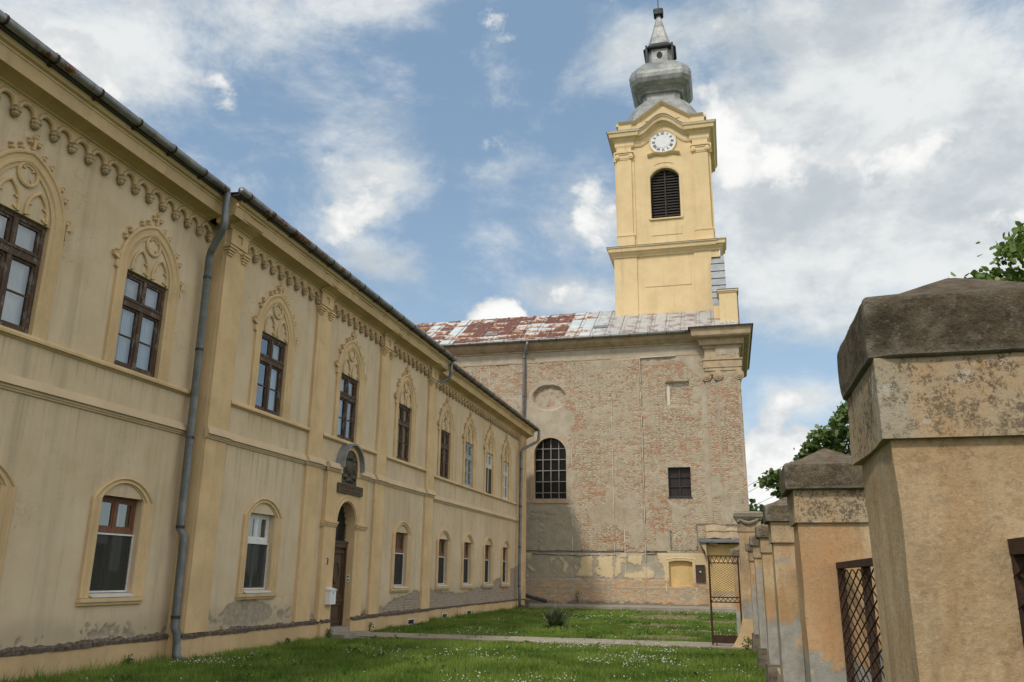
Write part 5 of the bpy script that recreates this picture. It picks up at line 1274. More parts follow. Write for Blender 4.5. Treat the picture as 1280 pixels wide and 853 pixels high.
mb = MB(); mb.loft(dprof([(.80, 36.52), (.62, 37.0), (.36, 37.85), (.15, 38.6), (.12, 38.85)], .3), True, True); sp_ = link('spire', mb, 'dome', dm)
f = (51.4 - .3) / 49.5; zb = (38.85 - 1.65) * f + 1.65
mb = MB(); mb.loft([sect(q, z, .3) for q, z in ((.16, zb), (.33, zb + .06), (.35, zb + .48), (.12, zb + .58))], True, True); link('spire_finial', mb, 'lead', dm)
mb = MB(); mb.box(DX - .035, DX + .035, DY - .035, DY + .035, zb + .55, zb + 2.3); mb.box(DX - .5, DX + .5, DY - .03, DY + .03, zb + 1.55, zb + 1.63); link('cross', mb, 'lead', dm)
# facade gable shoulder beside the tower: pedestal and metal clad sweep
mb = MB(); mb.box(.27, 1.26, 46.3, 47.3, 14.95, 17.30)
for q, z0, z1 in ((.05, 17.30, 17.38), (.09, 17.38, 17.46)): mb.box(.27 - q, 1.26 + q, 46.3 - q, 47.3 + q, z0, z1)
gp = link('gable_pedestal', mb, 'tower', ch)
mb = MB(); mb.box(.16, 1.37, 46.2, 47.4, 17.462, 17.50); mb.loft([[(1.262, y, z) for y, z in ((46.28, 15.0), (47.4, 15.0), (47.4, 17.46), (46.28, 17.46))], [(1.31, y, z) for y, z in ((46.28, 15.0), (47.4, 15.0), (47.4, 17.46), (46.28, 17.46))]], True, True); mb.loft([[(.3, 46.28, 15.35), (.3, 45.6, 15.03)], [(1.25, 46.28, 15.35), (1.25, 45.6, 15.03)]]); link('pedestal_sheet', mb, 'lead', gp)
mb = MB(); prof2 = [(47.0 + 1.6 * t, 16.9 + 3.55 * (1 - (1 - t) ** 2.0) ** .9 if False else 16.7 + 3.75 * t ** 1.25) for t in np.linspace(0, 1, 9)]
mb.loft([[(x0 + .14 * (z - 16.7) * 0, y, z) for y, z in prof2] for x0 in (-.1, .72)])
mb.add([(.72, y, z) for y, z in prof2] + [(.72, 48.6, 14.9), (.72, 47.0, 14.9)], [tuple(range(11))]); mb.add([(-.1, y, z) for y, z in prof2] + [(-.1, 48.6, 14.9), (-.1, 47.0, 14.9)], [tuple(range(11))])
gs = link('gable_shoulder', mb, 'zinc_sheet', ch, fixn=False)
mb = MB()
for k in (2, 3, 4, 5, 6, 7):
    y, z = prof2[k]; mb.box(-.11, .73, y - .03, y, z - .0, z + .03)
link_each('sheet_joint', mb, 'lead', gs)
# porch with sheet canopy at the right end
mb = MB(); mb.box(-1.12, 1.6, 45.55, 45.99, .1, 3.28); pc = link('porch', mb, 'ochre_paint', ch)
mb = MB(); mb.loft([[(a, y, z) for y, z in ((45.99, 3.62), (44.9, 3.40), (44.9, 3.34), (45.99, 3.36))] for a in (-1.5, 1.9)], True, True); link('porch_canopy', mb, 'canopy_sheet', pc)
mb = MB(TC); mb.prism([(-1.42, 3.30), (-1.12, 3.30), (-1.12, 2.62), (-1.18, 2.9)], .42, 1.0); mb.prism([(-.98, 3.33), (-.55, 3.33), (-.55, 3.2), (-.98, 3.28)], .44, .9); mb.box(-.9, 1.0, .44, .50, .1, .95); link_each('porch_bracket', mb, 'church_stone', pc)
mb = MB(TC); mb.loft([[(a, d, z + .03 * math.sin(a * 7)) for d, z in ((.0, 3.62), (.30, 3.60), (.26, 3.92), (.30, 3.96), (.22, 4.26), (.0, 4.30))] for a in np.linspace(-1.1, 1.5, 14)], True, True); link('porch_parapet', mb, 'church_stone', pc)
mb = MB(TC); mb.tube([(a, .05 + .02 * math.sin(a * 3), 2.80 - .13 * math.sin(math.pi * (a + 11) / 7.3) + .02 * math.sin(a * 5)) for a in np.linspace(-11, -3.7, 30)], .016, 5)
tag(link('wall_cable', mb, 'cable'), 'dark sagging cable, the lower of two along the peeling church wall', 'cable', 'cables on the church wall')
mb = MB(TC); mb.tube([(a, .06, 2.92 + .01 * math.sin(a * 4)) for a in np.linspace(-11, -3.2, 30)], .018, 5)
tag(link('wall_cable', mb, 'cable'), 'dark straight cable, the upper of two along the peeling church wall', 'cable', 'cables on the church wall')
mt = thing('meter_box', (-1.5, 45.94, 1.37), 'dark brown metal meter box on the church wall beside the ochre walled opening', 'meter box')
mb = MB(TC); mb.box(-1.75, -1.27, .04, .16, 1.37, 2.24); link('box', mb, 'dark_brown_paint', mt)
mb = MB(TC)
for q in ((-1.75, -1.27, 1.37, 1.43), (-1.75, -1.27, 2.18, 2.24), (-1.75, -1.68, 1.43, 2.18), (-1.34, -1.27, 1.43, 2.18)): mb.box(q[0], q[1], .16, .19, q[2], q[3])
mb.box(-1.6, -1.42, .16, .175, 1.75, 2.05); link('door', mb, 'dark_brown_paint', mt)
mb = MB(TC); mb.box(-1.54, -1.47, .175, .19, 1.86, 1.93); link('lock_plate', mb, 'white', mt)
mb = MB(); mb.tube([(-10.98, 45.45, .62), (-10.4, 45.3, .48), (-9.55, 45.1, .29)], .10, 12); fp = tag(link('fallen_drainpipe', mb, 'pipe_dark'), 'length of dark grey drainpipe lying on the ground against the church wall', 'pipe')
mb = MB(); mb.lathe([(.112, -.05), (.112, .05)], (0, 0, 0), 12)
mb.v = [(-10.1 + z * .95 + 0, 45.24 + x * 1 - z * .15, .41 + y - z * .22) for x, y, z in mb.v]; link('pipe_clamp', mb, 'lead', fp)

# ------------------------------------------------------------------ fence of masonry piers
MAT['pier_wall'] = plaster('pier_base_plaster', (.50, .36, .20), .15, .4, (.25, .2, .14), .4, .6)
MAT['dry_stalk'] = simple('dry_stalk', (.30, .24, .11), .9)
MAT['weed_stem'] = simple('weed_stem', (.08, .11, .03), .8)
def wear_attr(mb, seed, top_dark):
    v = np.array(mb.v); k = rng.random(len(v)); return v
def subdiv_box(mb, x0, x1, y0, y1, z0, z1, st=.06, jit=.004, seed=0, taper=0.0):
    # box as a fine grid so plaster loss can be stored per vertex
    nx = max(1, int((x1 - x0) / st)); ny = max(1, int((y1 - y0) / st)); nz = max(1, int((z1 - z0) / st))
    def face(fn, na, nb):
        vs = []; fs = []
        for i in range(na + 1):
            for j in range(nb + 1): vs.append(fn(i / na, j / nb))
        for i in range(na):
            for j in range(nb): q = i * (nb + 1) + j; fs.append((q, q + nb + 1, q + nb + 2, q + 1))
        vs2 = []
        for x, y, z in vs:
            s1 = vnoise(np.array([x * 5 + y * 3]), np.array([z * 5]), seed)[0] - .5; s2 = vnoise(np.array([y * 5 - x * 2]), np.array([z * 5 + 9]), seed + 3)[0] - .5
            vs2.append((x + jit * 2 * s1, y + jit * 2 * s2, z))
        mb.add(vs2, fs)
    face(lambda a, b: (x0 + (x1 - x0) * a, y0, z0 + (z1 - z0) * b), nx, nz); face(lambda a, b: (x0 + (x1 - x0) * a, y1, z0 + (z1 - z0) * b), nx, nz)
    face(lambda a, b: (x0, y0 + (y1 - y0) * a, z0 + (z1 - z0) * b), ny, nz); face(lambda a, b: (x1, y0 + (y1 - y0) * a, z0 + (z1 - z0) * b), ny, nz)
    face(lambda a, b: (x0 + (x1 - x0) * a, y0 + (y1 - y0) * b, z1), nx, ny); face(lambda a, b: (x0 + (x1 - x0) * a, y0 + (y1 - y0) * b, z0), nx, ny)
def pier_attr(mb, seed, zgrey, neck, grime=1.0):
    v = np.array(mb.v); u = v[:, 0] + v[:, 1]; z = v[:, 2]
    n = fbm(u * 2.2, z * 2.2, seed, 5); n2 = fbm(u * 4, z * 3, seed + 9, 4); n3 = fbm(u * 1.5, z * .8, seed + 23, 4)
    gr = ((z < zgrey + .7 * (n - .5)) & (n2 > .33)).astype(float) if zgrey > 0 else np.zeros(len(v))
    gr = np.maximum(gr, ((n > .66) & (z < 1.9)) * .8)
    org = np.clip(sstep(n3, .50, .68) * .8 + .5 * sstep(1.45 - z, 0, .7) * sstep(n2, .42, .62) + ((z < zgrey * .5) & (n2 < .42)) * .7, 0, 1) * (1 - gr)
    if neck: bl = np.clip(.45 + .5 * sstep(n3, .4, .65), 0, 1); gr = ((n > .66)).astype(float) * .7
    else: bl = np.clip(sstep(z, 1.25, 1.95) * (.35 + .65 * sstep(n3, .40, .60)), 0, 1) * .85
    return {'wear': np.stack([gr, bl * grime, org], -1)}
def pier(cx, y, seed, label, zgrey=.9, foot=0.0, w=.235, k=1.0, fine=.06):
    # y is the front face of the cap; the pier is square, plinth to cap
    cy = y + .31; o = (cx, cy, 0)
    t = thing('fence_pier', o, label, 'fence pier', 'masonry fence piers')
    mb = MB(); subdiv_box(mb, cx - w, cx + w, cy - w, cy + w, 0, 2.012, fine, .006, seed); link('shaft', mb, 'pier', t, attrs=pier_attr(mb, seed, zgrey, False, .8 if w > .25 else .3))
    mb = MB(); subdiv_box(mb, cx - w - .022, cx + w + .022, cy - w - .022, cy + w + .022, 2.012, 2.235, fine, .007, seed + 2); link('neck', mb, 'pier', t, attrs=pier_attr(mb, seed + 2, 0, True))
    mb = MB(); rr = random.Random(seed); n = 26 if fine < .05 else 14
    def ringat(h, z, j):
        pts = []
        for s in range(4):
            for i in range(n):
                q = -h + 2 * h * i / n; p = [(q, -h), (h, q), (-q, h), (-h, -q)][s]
                e = j * (.45 if fine < .05 else 1) * (fbm(np.array([p[0] * 9 + seed]), np.array([p[1] * 9 + z * 13]), seed, 3)[0] - .5) + (.0035 * (vnoise(np.array([p[0] * 38 + seed]), np.array([p[1] * 38 + z * 47]), seed + 5)[0] - .5) if fine < .05 else 0); edge = j * (.12 if fine < .05 else .5) * (i == 0)
                m = 1 - (edge + e) / max(h, .01)
                if fine < .05 and s == 0 and i < 3 and 2.2 < z < 2.34: m *= (.945, .965, .985)[i]
                pts.append((cx + p[0] * m, cy + p[1] * m, z + .3 * e))
        return pts
    mb.loft([ringat(.255, 2.236, .002), ringat(.296, 2.232, .006), ringat(.306, 2.238, .018), ringat(.309, 2.262, .012), ringat(.309, 2.30, .008), ringat(.309, 2.35, .010), ringat(.309, 2.392, .012), ringat(.306, 2.404, .016), ringat(.298, 2.41, .016), ringat(.20, 2.445, .045), ringat(.10, 2.50, .04), ringat(.012, 2.545, .0)], True, True)
    link('cap', mb, 'cap', t)
    if foot:
        mb = MB(); mb.loft([[(cx + a * (w + .06 - .035 * zz + .02 * rr.random()), cy + b * (w + .06 - .035 * zz + .02 * rr.random()), zz * foot) for a, b in ((-1, -1), (0, -1.04), (1, -1), (1.03, 0), (1, 1), (0, 1.02), (-1, 1), (-1.04, 0))] for zz in (0, .35, .7, .9, 1.0)], True, True)
        link('foot_stone', mb, 'foot_stone', t)
    return t
MAT['foot_stone'] = simple('mossy_foot_stone', (.20, .17, .13), .95, 0, .3, 7, .8, .1, (.09, .08, .06))
PY = [-1.3, 2.36, 6.0, 9.5, 13.43, 16.92, 20.3]
PL_ = ['fence pier behind the viewpoint with lichen covered cap', 'nearest and largest fence pier with dark lichen cap and crumbling plaster corner', 'second fence pier from the front with cracked pyramid cap and black speckled neck', 'third fence pier with dark brown cap and large grey plaster patch below',
       'fourth fence pier with small grey cap and speckled neck', 'fifth fence pier with grey cap and dark stained shaft', 'sixth and farthest row pier touching the tall gate pier']
for i, (y, lb) in enumerate(zip(PY, PL_)):
    pier(.71 + (.02 if i == 4 else 0) - (.02 if i == 6 else 0), y, 20 + 7 * i, lb, (.9, .55, 1.25, 1.35, .9, 1.1, 1.1)[i], (0, 0, 0, 0, .42, .38, .42)[i], w=.268 if i < 2 else .24, fine=.03 if i in (1, 2) else .06)
pier(.34, 25.2, 90, 'lone fence pier standing beyond the open gate', .8)
# low wall and mesh panels between piers
def rod(mb, p, q, r=.0045): mb.tube([p, q], r, 3, False)
def diamond(mb, y0, y1, z0, z1, sy, sz, x, T=None, r=.0045):
    # woven diagonals clipped to the frame
    for s in (1, -1):
        k = -int((z1 - z0) / sz) - 2
        while True:
            ys = y0 + k * sy
            if ys > y1 + (z1 - z0) / sz * sy: break
            pts = []
            za, zb_ = z0, z1; ya = ys; yb = ys + (z1 - z0) / sz * sy * 1
            if s < 0: ya, yb = yb, ya
            # clip in y
            def cl(t): return ya + (yb - ya) * t
            t0, t1 = 0, 1
            if yb != ya:
                ta = (y0 - ya) / (yb - ya); tb = (y1 - ya) / (yb - ya); lo_, hi_ = min(ta, tb), max(ta, tb); t0, t1 = max(0, lo_), min(1, hi_)
            if t1 - t0 > .01:
                a = (cl(t0), za + (zb_ - za) * t0); b = (cl(t1), za + (zb_ - za) * t1); o_ = .004 * s
                P = [(x + o_, a[0], a[1]), (x + o_, b[0], b[1])]
                if T: P = [T(*p) for p in P]
                rod(mb, P[0], P[1], r)
            k += 1
BAYN = ['frontmost rusty diamond mesh fence panel beside the nearest pier', 'rusty diamond mesh panel between the nearest and the second fence pier', 'rusty mesh panel between the second and third fence pier', 'rusty mesh panel between the third and fourth fence pier', 'rusty mesh panel between the fourth and fifth fence pier', 'rusty mesh panel between the fifth and sixth fence pier']
for i in range(len(PY) - 1):
    y0 = PY[i] + .55; y1 = PY[i + 1] + .07; X = .71
    mb = MB(); mb.box(X - .13, X + .13, y0 + .0, y1, -.1, .38); tag(link('low_wall', mb, 'pier_wall', None, (X, (y0 + y1) / 2, 0)), 'low plastered base wall under the ' + BAYN[i].replace(' fence panel', ' panel'), 'wall', 'low base walls of the fence')
    t = thing('mesh_panel', (X, (y0 + y1) / 2, .4), BAYN[i], 'fence panel', 'rusty mesh fence panels')
    mb = MB(); 
    for yy in (y0 + .0, y0 + (y1 - y0) * .36, y0 + (y1 - y0) * .64, y1 - .055): mb.box(X - .022, X + .022, yy, yy + .045, .42, 1.712)
    mb.box(X - .024, X + .024, y0, y1, 1.712, 1.75); mb.box(X - .03, X + .03, y0, y1, .38, .42)
    link('frame', mb, 'rust', t)
    mb = MB(); diamond(mb, y0 + .02, y1 - .02, .42, 1.70, .27, .075, X - .015, r=.0045); link('wire_mesh', mb, 'rust', t, fixn=False)
MAT_ = None
# tall gate pier
gt = thing('gate_pier', (.51, 21.75, 0), 'tall cream gate pier with broken scrolled cap and flared base', 'gate pier')
mb = MB(); subdiv_box(mb, .255, .775, 21.50, 22.02, 0, 2.72, .06, .008, 151); link('shaft', mb, 'pier', gt, attrs=pier_attr(mb, 151, 1.1, False))
mb = MB(); subdiv_box(mb, .235, .795, 21.48, 22.04, 2.72, 2.98, .06, .008, 155)
a = pier_attr(mb, 155, 0, False); link('neck', mb, 'pier', gt, attrs=a)
mb = MB(); rr = random.Random(5)
mb.loft([[(.51 + a * (h + .012 * rr.random()), 21.76 + b * (h + .012 * rr.random()), z + .012 * rr.random()) for a, b in ((-1, -1), (-.4, -1), (.4, -1), (1, -1), (1, 0), (1, 1), (0, 1), (-1, 1), (-1, 0))] for h, z in ((.28, 2.985), (.30, 3.0), (.33, 3.06), (.345, 3.07), (.345, 3.16), (.30, 3.19), (.05, 3.22))], True, True); cp = link('cap', mb, 'cap', gt)
mb = MB(); mb.tube([(.27 + .48 * t, 21.46, 3.03 - .10 * math.sin(math.pi * t)) for t in np.linspace(0, 1, 9)], [.03, .035, .045, .05, .05, .05, .045, .035, .03], 7)
mb.tube([(.25, 21.47, 3.0), (.27, 21.46, 2.95)], .04, 7); link('garland', mb, 'cap', cp)
mb = MB(); mb.loft([[(.26 - f, 21.52 - f * .5, z), (.70, 21.52 - f * .5, z), (.70, 21.9, z), (.26 - f, 21.9, z)] for f, z in ((.36, 0), (.30, .07), (.21, .2), (.13, .36), (.07, .55), (.02, .8), (-.01, .95))], True, True)
link('flared_base', mb, 'pier_wall', gt)
MAT['pw'] = MAT['pier']
# open gate leaf
go = thing('metal_gate', (.22, 21.62, .08), 'rusty iron gate leaf with wire mesh standing open by the tall pier', 'gate')
GX0, GX1, GY = -.52, .22, 21.62
mb = MB(lambda a, d, z: (a, GY - d, z))
mb.box(GX0, GX0 + .05, -.025, .025, .08, 2.16); mb.box(GX1 - .04, GX1, -.02, .02, .12, 2.16)
for z in (2.13, 1.965, 1.155, 1.045): mb.box(GX0 + .05, GX1 - .04, -.015, .015, z, z + .028)
mb.box(GX0 - .0, GX0 + .05, .025, .06, 1.1, 1.35)
link('frame', mb, 'rust', go)
mb = MB(mb.T)
for z0, z1 in ((1.993, 2.13), (1.073, 1.155)):
    n = 6; x0, x1 = GX0 + .05, GX1 - .04
    for k in range(n):
        xa = x0 + (x1 - x0) * k / n; xb = x0 + (x1 - x0) * (k + 1) / n; xm = (xa + xb) / 2
        mb.tube([(xa, 0, z0), (xm, 0, z1)], .008, 5); mb.tube([(xm, 0, z1), (xb, 0, z0)], .008, 5)
link('truss', mb, 'rust', go)
mb = MB(); diamond(mb, GX0 + .05, GX1 - .04, 1.18, 1.965, .085, .055, GY, lambda x, y, z: (y, x, z), .0042); link('wire_mesh', mb, 'rust', go, fixn=False)
mb = MB(lambda a, d, z: (a, GY - d, z)); mb.box(GX0 + .05, GX1 - .04, -.01, .01, .12, .30); mb.box(GX0 + .1, GX0 + .13, -.01, .01, .03, .12); link('kick_plate', mb, 'rust', go)

# ------------------------------------------------------------------ trees
def leaf_mesh(name, centers, per, spread, size, seed, par, org, cols):
    r = np.random.default_rng(seed); n = len(centers) * per
    c = np.repeat(centers, per, 0) + r.normal(0, 1, (n, 3)) * np.repeat(spread, per)[:, None] * np.array([1, 1, .7])
    d = r.normal(0, 1, (n, 3)); d[:, 2] -= .55; d /= np.linalg.norm(d, axis=1)[:, None]
    q = r.normal(0, 1, (n, 3)); s = np.cross(d, q); s /= np.linalg.norm(s, axis=1)[:, None]; nn = np.cross(d, s)
    L = size * r.uniform(.6, 1.25, n)[:, None]
    sh = np.array([(0, 0, 0), (.22, .36, .03), (.62, .42, .05), (1, 0, -.06), (.62, -.42, .05), (.22, -.36, .03)])
    V = c[:, None, :] + L[:, None, :] * (sh[None, :, 0:1] * d[:, None, :] + sh[None, :, 1:2] * s[:, None, :] + sh[None, :, 2:3] * nn[:, None, :])
    t = r.random(n)[:, None] ** 1.3; col = np.array(cols[0]) * (1 - t) + np.array(cols[1]) * t; col *= r.uniform(.75, 1.15, n)[:, None]
    F = np.arange(n * 6).reshape(n, 6)
    return mesh_arrays(name, V.reshape(-1, 3), F, 'leaf', np.repeat(col, 6, 0), org, par)
def tree(name, base, crown_c, rad, label, ncl, per, size, spread, seed, cols, extra=(), trunk_r=.16):
    t = thing(name, base, label, 'tree'); r = np.random.default_rng(seed)
    b = Vector(base); cc = Vector(crown_c)
    u = r.normal(0, 1, (ncl, 3)); u /= np.linalg.norm(u, axis=1)[:, None]; q = r.uniform(.25, 1, ncl)[:, None] ** .5
    cen = np.array(crown_c) + u * q * np.array(rad)
    if len(extra): cen = np.vstack([cen, np.array(extra)])
    mb = MB(); fork = b + (cc - b) * .45; fork.x = b.x + (cc.x - b.x) * .25; fork.y = b.y + (cc.y - b.y) * .25
    mb.tube([tuple(b), tuple(b + (fork - b) * .1), tuple(b + (fork - b) * .55 + Vector((.05, .03, 0))), tuple(fork)], [trunk_r * 1.35, trunk_r, trunk_r * .85, trunk_r * .75], 10)
    link('trunk', mb, 'bark', t)
    mb = MB()
    for c in cen[:: max(1, len(cen) // 40)]:
        m = fork + (Vector(c) - fork) * .5 + Vector(r.normal(0, .15, 3)); mb.tube([tuple(fork), tuple(m), tuple(c)], [trunk_r * .4, trunk_r * .2, .012], 6)
    for c in extra:
        m = cc + (Vector(c) - cc) * .5 + Vector((0, 0, -.1)); mb.tube([tuple(cc), tuple(m), tuple(c)], [trunk_r * .2, trunk_r * .12, .008], 5)
    link('limb', mb, 'bark', t)
    leaf_mesh('crown', cen, per, np.concatenate([np.full(ncl, spread), np.full(len(cen) - ncl, spread * .42)]), size, seed + 1, t, base, cols)
    return t
GC = [(.10, .17, .028), (.27, .37, .085)]
ex = [(3.35, 11.4, 5.38), (3.55, 11.5, 5.50), (3.75, 11.2, 5.72), (3.95, 11.5, 5.92), (3.6, 11.3, 5.3), (4.1, 11.6, 6.1), (3.2, 11.4, 5.33), (3.85, 11.4, 5.45), (4.15, 11.3, 5.6), (4.3, 11.2, 5.9), (3.65, 11.9, 5.42)]
tree('linden_tree', (6.6, 11.8, 0), (6.3, 11.7, 5.3), (2.3, 2.3, 1.9), 'bright green linden tree rising behind the nearest fence pier', 210, 110, .085, .24, 5, GC, ex)
ex = [(1.35, 24, 4.35), (1.15, 24, 4.20), (1.55, 24, 4.15), (1.6, 24, 4.38), (1.5, 24.2, 3.95), (2.3, 24, 5.15), (2.55, 24, 5.4), (2.45, 24.2, 5.05), (2.75, 24, 5.5), (2.2, 24, 4.9), (2.9, 24.3, 5.25), (3.1, 24, 5.75), (3.35, 24, 6.1), (3.2, 24, 5.5), (3.5, 24.3, 6.25), (3.3, 24, 5.95), (1.95, 24, 4.6), (1.75, 24.1, 3.8), (2.65, 24.3, 4.9), (3.0, 24.2, 5.0)]
tree('young_tree', (4.9, 24.6, 0), (4.9, 24.5, 4.4), (2.0, 2.0, 1.9), 'dark green leafy tree behind the second fence pier', 130, 130, .125, .25, 9, [(.075, .13, .03), (.22, .30, .09)], ex)
tree('distant_tree', (3.2, 76, 0), (3.2, 76, 5.4), (3.2, 3, 2.4), 'small distant tree far beyond the gate past the church corner', 60, 60, .4, .5, 13, [(.06, .10, .03), (.12, .17, .06)])

# overhead cables beyond the church corner
for k, (p, q) in enumerate((((.2, 63, 7.45), (6.5, 52, 10.0)), ((.2, 63, 7.0), (6.5, 52, 9.6)), ((.2, 63, 6.0), (6.5, 52, 8.3)))):
    P = [(p[0] + (q[0] - p[0]) * t, p[1] + (q[1] - p[1]) * t, p[2] + (q[2] - p[2]) * t - .25 * math.sin(math.pi * max(0, min(1, (t + 1) / 4)))) for t in np.linspace(-1, 3, 21)]
    mb = MB(); mb.tube(P, .013, 5)
    tag(link('overhead_cable', mb, 'cable'), 'thin overhead cable crossing the sky right of the church, %s' % ('topmost', 'middle', 'lowest')[k] + ' of three', 'cable', 'overhead cables')

# ------------------------------------------------------------------ plants on the lawn
yu = thing('yucca_plant', (-5.36, 26.6, 0), 'spiky yucca rosette with a tall bare flower stalk on the lawn', 'plant')
Vs = []; Fs = []; Cs = []; r = np.random.default_rng(4)
for k in range(240):
    az = r.uniform(0, 2 * math.pi); el = math.radians(r.uniform(0, 1) ** 1.3 * 78 + 8); L = r.uniform(.48, .74); w = r.uniform(.018, .03)
    d = np.array([math.cos(az) * math.cos(el), math.sin(az) * math.cos(el), math.sin(el)]); s = np.array([-math.sin(az), math.cos(az), 0])
    o = len(Vs); col = np.array((.075, .115, .055)) * r.uniform(.6, 1.5)
    if r.random() < .13: col = np.array((.24, .2, .1))
    base = np.array([-5.36, 26.6, .08]) + r.normal(0, .05, 3) * np.array([1, 1, .4]); droop = r.uniform(.0, .16) * (1 - math.sin(el) * .6)
    for j, tt in enumerate((0, .35, .7, 1.0)):
        p = base + d * L * tt + np.array([0, 0, -droop * tt * tt]); ww = w * (1.0, 1.15, .8, .08)[j]
        Vs += [p - s * ww, p + s * ww]; Cs += [col, col]
    Fs += [(o, o + 1, o + 3, o + 2), (o + 2, o + 3, o + 5, o + 4), (o + 4, o + 5, o + 7, o + 6)]
mesh_arrays('leaves', np.array(Vs), np.array(Fs), 'yucca', np.array(Cs), (-5.36, 26.6, 0), yu)
mb = MB(); mb.tube([(-5.36, 26.6, .1), (-5.35, 26.6, .8), (-5.36, 26.6, 1.45)], [.014, .011, .006], 6)
for k in range(10): mb.lathe([(.003, 0), (.012, .015), (.004, .035)], (-5.36 + random.uniform(-.02, .02), 26.6 + random.uniform(-.02, .02), .95 + k * .05), 6)
link('flower_stalk', mb, 'dry_stalk', yu)
def weed(pos, h, n, label, seed, size=.04):
    t = thing('weed_plant', pos, label, 'weed', 'weeds at the foot of the walls'); r = np.random.default_rng(seed)
    cen = np.array(pos) + np.stack([r.normal(0, h * .14, n), r.normal(0, h * .14, n), r.uniform(.1, 1, n) * h], -1)
    leaf_mesh('leaves', cen, 6, np.full(n, h * .12), size, seed, t, pos, [(.05, .10, .02), (.12, .19, .045)])
    mb = MB()
    for c in cen[::3]: mb.tube([pos, tuple((np.array(pos) + c) / 2 + r.normal(0, .02, 3)), tuple(c)], .005, 4)
    link('stem', mb, 'weed_stem', t)
weed((-7.95, 45.55, .17), .75, 26, 'narrow dark weed growing upright at the foot of the church wall', 31)
weed((-10.1, 23.2, 0), .3, 14, 'leafy weed at the wall right of the doorstep', 32)
weed((-9.95, 20.35, 0), .25, 20, 'low leafy weed under the white mailbox', 33)
weed((-10.3, 13.3, 0), .22, 14, 'leafy weed against the plinth left of the near drainpipe', 34)
weed((-9.9, 18.2, 0), .2, 12, 'small weed at the plinth between the near drainpipe and the door', 36)
weed((.3, 21.0, 0), .3, 20, 'small weed at the base of the tall gate pier', 37)
weed((-9.95, 42.3, 0), .35, 22, 'leafy weed at the far end of the ochre building', 38)

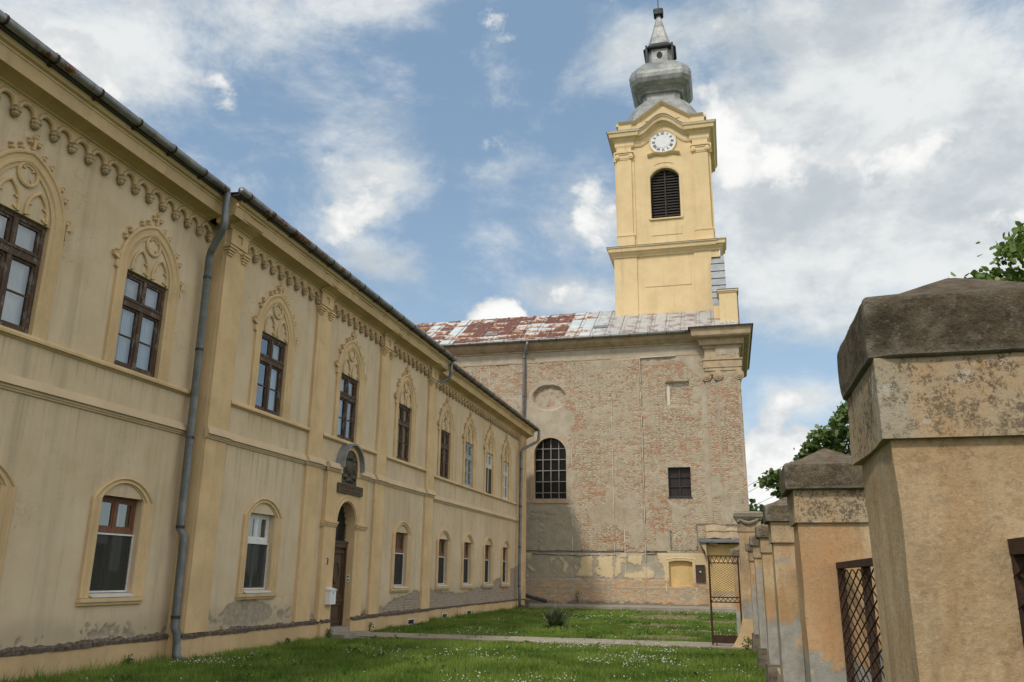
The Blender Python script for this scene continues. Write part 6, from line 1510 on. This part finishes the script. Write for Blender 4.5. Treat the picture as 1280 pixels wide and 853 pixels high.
# ------------------------------------------------------------------ lawn: grass blades and white clover heads
def lawn():
    r = np.random.default_rng(77)
    def area(n, y0, y1):
        x = r.uniform(-10.38, 1.6, n); y = r.uniform(y0, y1, n); return x, y
    xs = []; ys = []
    for n, y0, y1 in ((150000, 8.5, 15.5), (190000, 15.5, 22), (130000, 22, 30), (100000, 30, 42.7)):
        x, y = area(n, y0, y1); xs.append(x); ys.append(y)
    x = np.concatenate(xs); y = np.concatenate(ys)
    n1 = fbm(x * .8, y * .8, 61, 4); n2 = fbm(x * 3, y * 3, 62, 4)
    keep = np.ones(len(x), bool)
    edge = .10 * (fbm(x * 4, y * 4, 63, 3) - .5)
    keep &= ~((y > 21.28 + edge) & (y < 22.58 + edge) & (x > -10.3)) | (n2 > .74)
    keep &= ~((x < -9.2) & (y > 20.4) & (y < 22.3))
    keep &= ~((x > .40) & (r.random(len(x)) < .5))
    for cx, cy, rx, ry in SOIL:
        q = ((x - cx) / rx) ** 2 + ((y - cy) / ry) ** 2; keep &= ~((q < .9 + 1.3 * (n2 - .5)) & (r.random(len(x)) < .93))
    keep &= ~((y < 41) & (n2 < .27) & (r.random(len(x)) < .6))
    x = x[keep]; y = y[keep]; n1 = n1[keep]; n2 = n2[keep]; n = len(x)
    h = (.028 + .085 * r.random(n) ** 1.7) * (.55 + 1.0 * n1) * (1 + .55 * sstep(n2, .55, .7))
    wall = np.exp(-((x + 10.38) / .22) ** 2); h *= 1 + 1.3 * wall * r.random(n)
    h *= 1 - .40 * np.exp(-(((y - 20.75) / .75) ** 2)); h *= 1 - .5 * sstep(y, 29, 40) * (x > -4.5)
    w = (.0045 + .004 * r.random(n)) * (1 + np.clip((y - 13) / 16, 0, 1.7)); az = r.uniform(0, 2 * math.pi, n); ln = r.uniform(.0, .7, n) * h
    dx = np.cos(az); dy = np.sin(az); a2 = r.uniform(0, 2 * math.pi, n)
    V = np.stack([np.stack([x - dx * w, y - dy * w, 0 * x], -1), np.stack([x + dx * w, y + dy * w, 0 * x], -1), np.stack([x + np.cos(a2) * ln, y + np.sin(a2) * ln, h], -1)], 1).reshape(-1, 3)
    n4 = fbm(x * 1.7 + 9, y * 1.1, 66, 4); t = np.clip(.30 + 1.1 * (n1 - .42) + 1.6 * (n4 - .5) + .45 * (r.random(n) - .4), 0, 1)[:, None]
    col = np.array((.090, .165, .022)) * (1 - t) + np.array((.245, .345, .065)) * t
    dry = (r.random(n) < .05 + .10 * (n2 < .38)); col[dry] = np.array((.20, .17, .07)) * r.uniform(.7, 1.1, dry.sum())[:, None]
    m = 420; cx = r.uniform(-10.1, .3, m); cy = 9 + 32 * r.random(m) ** 1.2; ok = (fbm(cx * .6, cy * .6, 70, 3) > .48) & ~((cy > 21) & (cy < 22.9)); cx = cx[ok]; cy = cy[ok]; m = len(cx)
    q = 11; bx = np.repeat(cx, q) + r.normal(0, .02, m * q); by = np.repeat(cy, q) + r.normal(0, .02, m * q); ba = r.uniform(0, 2 * math.pi, m * q); bl = r.uniform(.07, .17, m * q); bh = bl * r.uniform(.35, 1.0, m * q); bw = r.uniform(.010, .02, m * q)
    ux = np.cos(ba); uy = np.sin(ba)
    V2 = np.stack([np.stack([bx + uy * bw * .4, by - ux * bw * .4, .01 + 0 * bx], -1), np.stack([bx + ux * bl * .6 - uy * bw, by + uy * bl * .6 + ux * bw, bh * .8], -1), np.stack([bx + ux * bl, by + uy * bl, bh * .85], -1),
                   np.stack([bx - uy * bw * .4, by + ux * bw * .4, .01 + 0 * bx], -1), np.stack([bx + ux * bl, by + uy * bl, bh * .85], -1), np.stack([bx + ux * bl * .6 + uy * bw, by + uy * bl * .6 - ux * bw, bh * .8], -1)], 1).reshape(-1, 3)
    c2 = np.array((.10, .185, .04)) * r.uniform(.7, 1.35, m * q)[:, None]
    V = np.vstack([V, V2]); col = np.vstack([col, np.repeat(c2, 2, 0)]); n = len(V) // 3
    o = mesh_arrays('grass', V, np.arange(n * 3).reshape(n, 3), 'grass', np.repeat(col, 3, 0))
    tag(o, kind='stuff'); o['label'] = 'short green lawn grass with darker clumps'; o['category'] = 'grass'
    m = 60000; x = r.uniform(-10.0, .4, m); y = 9 + 33 * r.random(m) ** 1.25
    d = fbm(x * .55 + 3, y * .40, 91, 4) * .6 + fbm(x * 2.2, y * 2.2, 92, 3) * .4
    k = r.random(m) < (.34 - .25 * sstep(y, 21, 28)) * sstep(d, .50, .66)
    k &= ~((y > 21.1) & (y < 22.7)); 
    for cx, cy, rx, ry in SOIL: k &= ~((((x - cx) / rx) ** 2 + ((y - cy) / ry) ** 2) < 1)
    x = x[k]; y = y[k]; m = len(x); z = r.uniform(.05, .13, m); s = r.uniform(.008, .017, m) * (1 + np.clip((y - 15) / 40, 0, .6))
    oc = np.array([(1, 0, 0), (0, 1, 0), (-1, 0, 0), (0, -1, 0), (0, 0, .8), (0, 0, -.6)])
    V = (np.stack([x, y, z], -1)[:, None, :] + oc[None] * s[:, None, None]).reshape(-1, 3)
    f = np.array([(0, 1, 4), (1, 2, 4), (2, 3, 4), (3, 0, 4), (1, 0, 5), (2, 1, 5), (3, 2, 5), (0, 3, 5)])
    F = (np.arange(m)[:, None, None] * 6 + f[None]).reshape(-1, 3)
    o = mesh_arrays('clover_flowers', V, F, 'flower'); tag(o, 'scattered white clover flowers dotting the lawn', 'flowers', kind='stuff')
lawn()
for o in bpy.data.objects:
    if '_w' in o: del o['_w']
